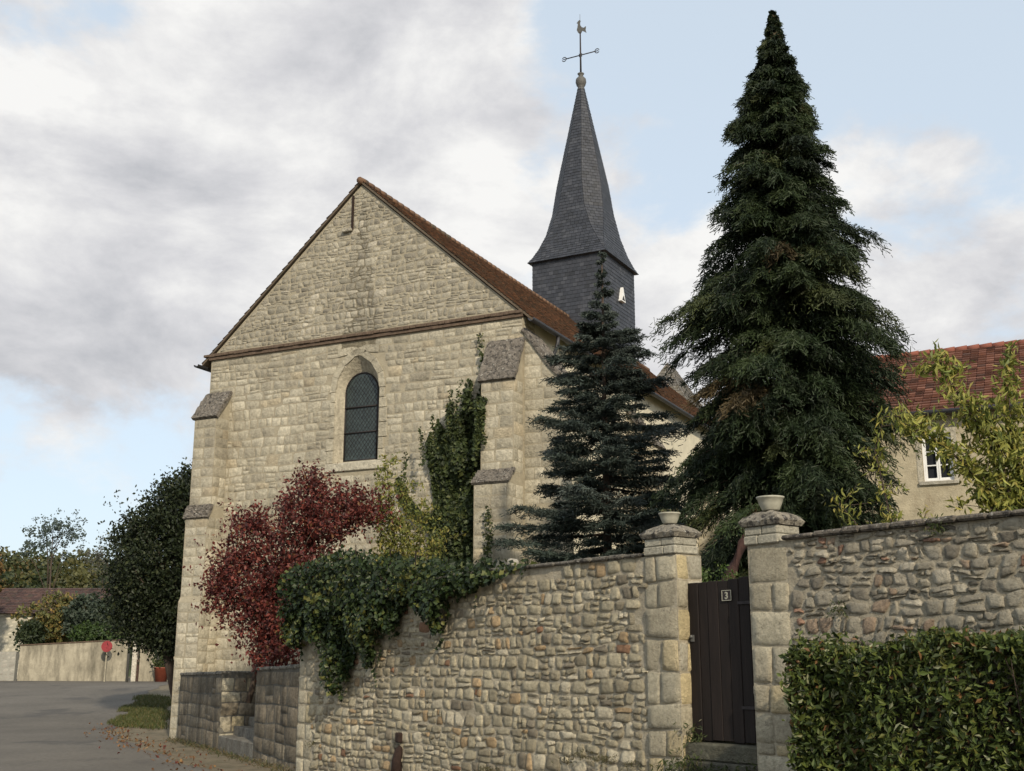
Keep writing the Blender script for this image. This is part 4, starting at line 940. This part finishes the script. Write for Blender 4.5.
shoots('ash_sapling', 'slender yellow green young tree arching over the right garden wall', 'tree', (6.6, 14.6, 1.0),
       [[(6.6, 14.6, 1), (6.5, 14.6, 3.4), (6.35, 14.5, 4.4), (6.4, 14.5, 5.35)], [(6.5, 14.6, 2.6), (6.2, 14.5, 3.9), (5.9, 14.5, 4.7), (5.6, 14.5, 5.2), (5.5, 14.5, 5.5)],
        [(6.5, 14.6, 2.5), (6.1, 14.5, 3.6), (5.7, 14.5, 4.1), (5.3, 14.5, 4.45), (5.0, 14.5, 4.6)], [(6.6, 14.6, 2.5), (6.9, 14.5, 4), (7.0, 14.5, 5.1)],
        [(6.5, 14.6, 2.4), (6.1, 14.4, 3.3), (5.9, 14.4, 3.9)], [(6.5, 14.6, 3), (6.6, 14.4, 4.2), (6.7, 14.4, 4.9)], [(6.6, 14.6, 2.6), (6.9, 14.3, 3.4), (6.7, 14.2, 4.2)], [(6.4, 14.6, 2.5), (6.2, 14.4, 3.6), (6.15, 14.4, 4.5)],
        [(6.6, 14.6, 2.2), (6.3, 14.3, 3.1), (6.45, 14.3, 3.9)]], WAL, 92, .135, 250, .32, .18, r0=.028)
shoots('young_ash', 'sparse yellow green young tree at the foot of the tall conifer behind the wall', 'tree', (4.9, 14.9, 1.0),
       [[(4.9, 14.9, 1), (4.75, 14.9, 2.6), (4.4, 14.9, 3.4), (4.15, 14.9, 3.7)], [(4.9, 14.9, 1), (4.9, 14.8, 3), (4.7, 14.8, 4.3), (4.85, 14.8, 4.75), (5.2, 14.8, 4.75)], [(4.9, 14.9, 1.4), (4.6, 14.6, 2.7), (4.3, 14.5, 3.2)], [(4.9, 14.9, 2), (5.1, 14.8, 3.1), (5.3, 14.8, 3.5)]], WAL, 93, .11, 95, .28, .14, r0=.016)
broadleaf('box_bush', 'small bright green bush showing just above the wooden gate', 'bush', (2.75, 16.2, 1.0), [((2.75, 16.2, 2.45), (.50, .4, .48)), ((3.1, 16.1, 2.35), (.35, .3, .4))], 110, 24, .07, .05, [((.07, .11, .025), 3), ((.05, .08, .02), 3), ((.10, .13, .04), 1)], 83, tr=.03, limbs=12)

def hedge():
    rs = np.random.RandomState(95); root = thing('hedge', 'clipped glossy leaved hedge in front of the right garden wall', 'hedge', GW, GR)
    x0, x1, y0, y1 = 1.80, 7.6, -1.05, -.10; zt = lambda x, y: 1.74+.05*np.sin(x*2.1)+.04*np.sin(x*5+y*3)+.02*(x-1.8)
    n = 44000; f = rs.rand(n); x = rs.uniform(x0, x1, n); y = rs.uniform(y0, y1, n); z = rs.uniform(-.1, 1, n)
    d = np.abs(rs.normal(0, 1, n))*.10
    bul = .07*np.sin(x*3.1+1)+.05*np.sin(x*7.3+z*4)
    side = f < .60; topm = (f >= .60) & (f < .85); endm = f >= .85
    zz = -.15+(zt(x, y)+.15)*(z+.1)/1.1
    X = np.where(endm, x0+d-.03*np.sin(z*9), x); Yv = np.where(side, y0+d+bul, y); Zv = np.where(topm, zt(x, y)-d+.03, zz)
    r = np.clip(1.74-Zv, 0, 1); X = np.where(endm & (r < .15), X+.1, X)
    P = np.stack([X, Yv, Zv], 1)+rs.normal(0, .03, (n, 3))
    pal = [((.065, .092, .022), 5), ((.098, .122, .028), 4), ((.036, .052, .014), 4), ((.12, .125, .032), 1.6), ((.15, .08, .03), .6), ((.25, .26, .15), .6)]
    mb = MB(); leaves(mb, P, .078, pal, rs, .45, .1, (0, -.6, .4), .35)
    sel = rs.rand(n) < .10; leaves(mb, P[sel]+[0, -.03, 0], .115, pal, rs, .42, .1, (0, -.6, .4), .3)
    k = 500; xx = rs.uniform(x0, x1, k); yy = rs.uniform(y0, y1, k)
    leaves(mb, np.stack([xx, yy, zt(xx, yy)+rs.rand(k)*.10], 1), .07, [((.10, .10, .03), 2), ((.15, .07, .03), 1), ((.07, .09, .025), 2)], rs, .4, -1.2)
    mb.obj('leaves', M['gloss'], root)
    c = MB()
    c.box(x0+.30, x1-.1, y0+.32, y1-.05, -.1, 1.42, (.02, .026, .01)); 
    for i in range(160):
        a = rs.uniform(x0+.1, x1); b = rs.uniform(y0+.15, y1); c.tube([(a, b, -.15), (a+rs.normal()*.1, b+rs.normal()*.1, .8), (a+rs.normal()*.15, b+rs.normal()*.12, 1.65)], [.014, .009, .004], 4, cap=False)
    c.obj('stems', M['bark'], root)
hedge()
def weeds(name, label, pts, n, size, pal, seed, hgt, spread):
    rs = np.random.RandomState(seed); P = []
    for p in pts: P.append(np.array(p)+rs.normal(0, 1, (n, 3))*np.array([spread, spread*.7, hgt*.35])+np.array([0, 0, hgt*.3]))
    mb = MB(); leaves(mb, np.concatenate(P), size, pal, rs, .28, -1.0); tag(mb.obj(name, M['leaf']), label, 'weeds', kind='stuff')
WD = [((.05, .07, .02), 4), ((.08, .10, .03), 2), ((.12, .11, .05), 1)]
weeds('weeds', 'dark green weeds growing round the doorstep of the gate', [gw(-.75, -.10, .33), gw(-.5, -.06, .40), gw(-.3, -.15, .28), gw(0, -.12, .28), gw(.25, -.15, .25), gw(-.62, .1, .7), gw(-.9, -.15, .2), gw(.4, .0, .35)], 130, .07, WD, 96, .22, .10)
weeds('wall_plants', 'small tufts of green plants rooted in the stones of the right garden wall', [gw(1.75, -.05, 2.12), gw(4.35, -.07, 2.75), gw(4.5, -.07, 2.6), gw(3.0, -.05, 2.9)], 100, .05, WD, 97, .14, .06)
weeds('moss', 'dark moss and brown grass along the foot of the left rubble wall', [gw(x, -.09, z) for x, z in ((-2.4, .45), (-2.1, .42), (-1.9, .40), (-1.5, .36), (-2.7, .35), (-4.6, .1), (-4.4, .12), (-9.9, .2))], 60, .045, [((.10, .085, .035), 2), ((.06, .06, .02), 2)], 98, .08, .08)
weeds('edge_weeds', 'low weeds and dry grass along the foot of the dark low wall', [lwp(x, -.06+.05*math.sin(x*5), -.34) for x in np.linspace(-10.6, -.2, 34)], 60, .075, [((.07, .08, .03), 3), ((.12, .10, .05), 3), ((.16, .12, .06), 1)], 101, .10, .14)
def verge():
    rs = np.random.RandomState(99); pts = []
    n = 9000; t = rs.uniform(0, 1, n); y = 37.6+t*16; r = np.array([road_right(a) for a in y]); x = r+rs.uniform(-.1, 1.5, n)**1.1
    w_ = .5+.35*np.sin(y*1.1)+.25*np.sin(y*3.3); x = r+.25-.5*w_+rs.rand(n)**1.2*1.6; y = y+rs.rand(n)*.9*np.sin(x*3)
    z = np.array([gz(a, b) for a, b in zip(x, y)]); P = np.stack([x, y, z+.07], 1)
    mb = MB(); leaves(mb, P, .20, [((.06, .075, .02), 4), ((.10, .10, .03), 2), ((.15, .12, .05), 1)], rs, .12, -2.5)
    tag(mb.obj('grass', M['leaf']), 'patch of rough grass beside the road past the low wall', 'grass', kind='stuff')
    n = 420; y = rs.uniform(20.5, 40, n); r = np.array([road_right(a) for a in y]); x = r+rs.normal(.1, .45, n)
    P = np.stack([x, y, np.array([gz(a, b) for a, b in zip(x, y)])+.03], 1); mb = MB()
    leaves(mb, P, .09, [((.20, .10, .04), 3), ((.14, .07, .03), 3), ((.26, .15, .06), 1), ((.13, .03, .02), 1)], rs, .7, 0, (0, 0, 1), .7)
    tag(mb.obj('fallen_leaves', M['leaf']), 'brown fallen leaves scattered along the road edge by the low wall', 'leaves', kind='stuff')
verge()

# ---------------------------------------------------------------- far end of the road
fw = thing('far_wall', 'stained rendered garden wall at the far end of the road', 'wall', (-21.7, 68, 0))
mb = MB(); nx = 30
mb.prism([(-6.7, .3), (-.25, .3), (-.25, 2.98), (-3.0, 2.86), (-6.7, 2.68)], -.12, .12, lambda a, b, h: (a, h-a*.12, b)); mb.obj('render', M['farwall'], fw)
mb = MB(); mb.prism([(-6.75, 2.683), (-3.0, 2.863), (-.25, 2.983), (-.25, 3.04), (-3, 2.92), (-6.75, 2.74)], -.17, .17, lambda a, b, h: (a, h-a*.12, b)); mb.obj('coping', M['brick'], fw)
fw2 = thing('far_wall', 'short pale rendered wall right of the white gate post', 'wall', (-21.2, 68, 0))
mb = MB(); mb.box(0, 4.5, -.12, .12, .3, 2.75); mb.obj('render', M['farwall'], fw2); mb = MB(); mb.box(-.03, 4.55, -.16, .16, 2.753, 2.81); mb.obj('coping', M['lichen'], fw2)
mb = MB(); mb.box(-.13, .13, -.13, .13, .3, 3.1, (.62, .58, .48), bev=.02); mb.box(-.17, .17, -.17, .17, 3.103, 3.22, (.66, .62, .53), bev=.03); mb.box(.12, .24, .0, .1, .4, 1.9, (.08, .05, .04))
tag(mb.obj('gate_post', M['ashlar'], None, (-21.45, 67.8, 0)), 'tall pale gate post between the two far walls', 'post')
sg = thing('road_sign', 'round red road sign on a pale post before the far wall', 'sign', (-22.9, 67.2, 0))
mb = MB(); n = 28
mb.prism([(.31*math.cos(2*math.pi*i/n), 2.62+.31*math.sin(2*math.pi*i/n)) for i in range(n)], -.02, .02, lambda a, b, h: (a, h, b)); d_ = mb.obj('disc', M['red'], sg)
pm = MB(); pm.box(-.035, .035, .022, .08, .4, 2.7); pm.obj('pole', M['farwall'], sg)
pl = thing('planter', 'orange tub with a green plant at the far wall by the church', 'planter', (-19.75, 67.3, gz(-19.7, 67.3)))
mb = MB(); mb.lathe([(0, 0), (.30, 0), (.40, .72), (.44, .74), (.44, .80), (.38, .8), (.36, .7), (0, .68)]); mb.obj('tub', M['orange'], pl)
rs = np.random.RandomState(3); mb = MB(); P, _ = crown_points([((0, 0, 1.25), (.5, .5, .55))], 60, 14, .1, rs); leaves(mb, P, .16, WD, rs, .5, -.5); mb.obj('plant', M['leaf'], pl)
lp = thing('street_lamp', 'street lamp with a small white head at the edge of the dark tree', 'street lamp', (-21.4, 66.5, 0))
mb = MB(); mb.tube([(0, 0, .4), (0, 0, 5.2), (-.05, 0, 5.7), (-.35, 0, 5.98), (-.7, 0, 6.0)], [.07, .05, .045, .04, .035], 8); mb.obj('pole', M['lead'], lp)
mb = MB(); mb.lathe([(0, .12), (.12, .10), (.17, 0), (.14, -.06), (0, -.08)], (0, 0, 0), 14); h_ = mb.obj('lamp_head', M['white'], lp, (-.95, 0, 5.98)); h_.scale = (2.0, .9, .8)
fh = thing('far_house', 'low stone farmhouse with a dark brown tiled roof at the far left', 'house', (-36, 78, 0))
def farhouse():
    mb = MB(); mb.box(-6, 4.35, 0, 5, .3, 5.0, (.36, .34, .27)); 
    stones(mb, -6, 4.35, .5, 4.98, (0, 0, 0), (1, 0, 0), (0, -1, 0), (.2, .3), (.3, .6), .02, .03, [((.52, .48, .38), 1), ((.45, .42, .34), 1)], 130, n=3, split=0)
    mb.obj('wall', M['farstone'], fh)
    r = MB(); DP = [((.075, .045, .040), 3), ((.095, .055, .045), 3), ((.06, .04, .036), 2)]
    P = [(-6.3, -.4, 4.9), (9.2, -.4, 4.9), (8.4, 3, 6.75), (-6.3, 3, 6.75), (9.2, 6, 4.9), (-6.3, 6, 4.9)]
    r.add(P, [(0, 1, 2, 3), (1, 4, 2), (4, 5, 3, 2), (5, 0, 3), (0, 5, 4, 1)], (.06, .04, .036)); tiles(r, P[0], P[1], P[2], P[3], .25, .3, .03, DP, 131, .01); r.obj('roof', M['tile'], fh)
    b = MB(); b.box(4.355, 9, .4, 4.9, .3, 4.9, (.1, .09, .07)); b.obj('barn_wall', M['dirty'], fh)
    b = MB(); b.box(4.62, 4.82, -.05, .2, 3.0, 4.88, (.6, .58, .5)); b.obj('post', M['farstone'], fh)
farhouse()
mb = MB(); mb.box(-8, 1.35, -.2, .2, .2, 2.35, (.3, .29, .25)); stones(mb, -3, 1.35, .4, 2.35, (0, -.2, 0), (1, 0, 0), (0, -1, 0), (.18, .28), (.25, .5), .03, .03, [((.36, .34, .29), 1), ((.30, .28, .24), 1)], 133, n=3, split=0)
tag(mb.obj('field_wall', M['farstone'], None, (-30.0, 69, 0)), 'low grey dry stone wall at the left edge in front of the farmhouse', 'wall')
AUT = [((.14, .14, .045), 4), ((.18, .14, .045), 3), ((.09, .10, .035), 3), ((.25, .17, .05), 1.5)]
def farbush(name, label, cat, c, r, pal, seed, k=160, sz=.26, tr=.08, part='foliage', shell=.5, base=None):
    bl = [(c, r)]; rs = np.random.RandomState(seed)
    for i in range(5):
        a = rs.uniform(0, 6.28); bl.append(((c[0]+r[0]*.6*math.cos(a), c[1]+r[1]*.5*math.sin(a), c[2]+rs.uniform(-.3, .45)*r[2]), tuple(np.array(r)*rs.uniform(.45, .65))))
    return broadleaf(name, label, cat, base or (c[0], c[1], .7), bl, k, 18, .2, sz, pal, seed, tr=tr, part=part, limbs=10, shell=shell)
farbush('brown_bush', 'large brownish green bush rising over the far wall', 'bush', (-28.4, 74, 4.2), (2.6, 1.5, 1.7), AUT, 140, 340)
farbush('grey_bush', 'blue grey green bush over the middle of the far wall', 'bush', (-25.6, 72, 4.3), (1.6, 1.2, 1.5), [((.05, .07, .045), 3), ((.07, .09, .065), 2), ((.035, .05, .03), 3)], 141, 240)
farbush('yellow_bush', 'yellowish bush beside the dark tree over the far wall', 'bush', (-23.0, 73, 4.4), (1.9, 1.2, 1.7), AUT+[((.2, .17, .05), 3)], 142, 260)
farbush('green_bush', 'low bright green bush on top of the far wall', 'bush', (-24.4, 70.6, 3.3), (1.7, .6, .6), [((.05, .085, .02), 3), ((.035, .06, .018), 3)], 143, 170)
farbush('low_bush', 'small dark green bush at the corner of the farmhouse', 'bush', (-29.2, 72, 3.3), (.65, .6, .8), [((.03, .045, .02), 3), ((.045, .06, .025), 2)], 144, 110)
farbush('autumn_tree', 'orange brown autumn tree at the left edge', 'tree', (-32.75, 72, 7.0), (1.1, 1.0, 2.6), [((.16, .09, .025), 3), ((.11, .07, .025), 3), ((.09, .085, .03), 2)], 145, 330, tr=.18, part='crown')
farbush('tall_tree', 'tall thin blue green tree rising above the wooded hill', 'tree', (-39.5, 100, 12.6), (3.0, 2.0, 2.4), [((.07, .095, .08), 3), ((.10, .13, .11), 2)], 146, 120, .22, tr=.12, part='crown', shell=.1, base=(-39.5, 100, 1))
farbush('bare_tree', 'sparse grey almost leafless tree on the skyline left of the dark tree', 'tree', (-34.6, 100, 10.4), (2.4, 1.5, 2.0), [((.12, .12, .10), 3), ((.09, .10, .07), 2)], 147, 70, .2, tr=.08, part='crown', shell=.3, base=(-34.6, 100, 1))
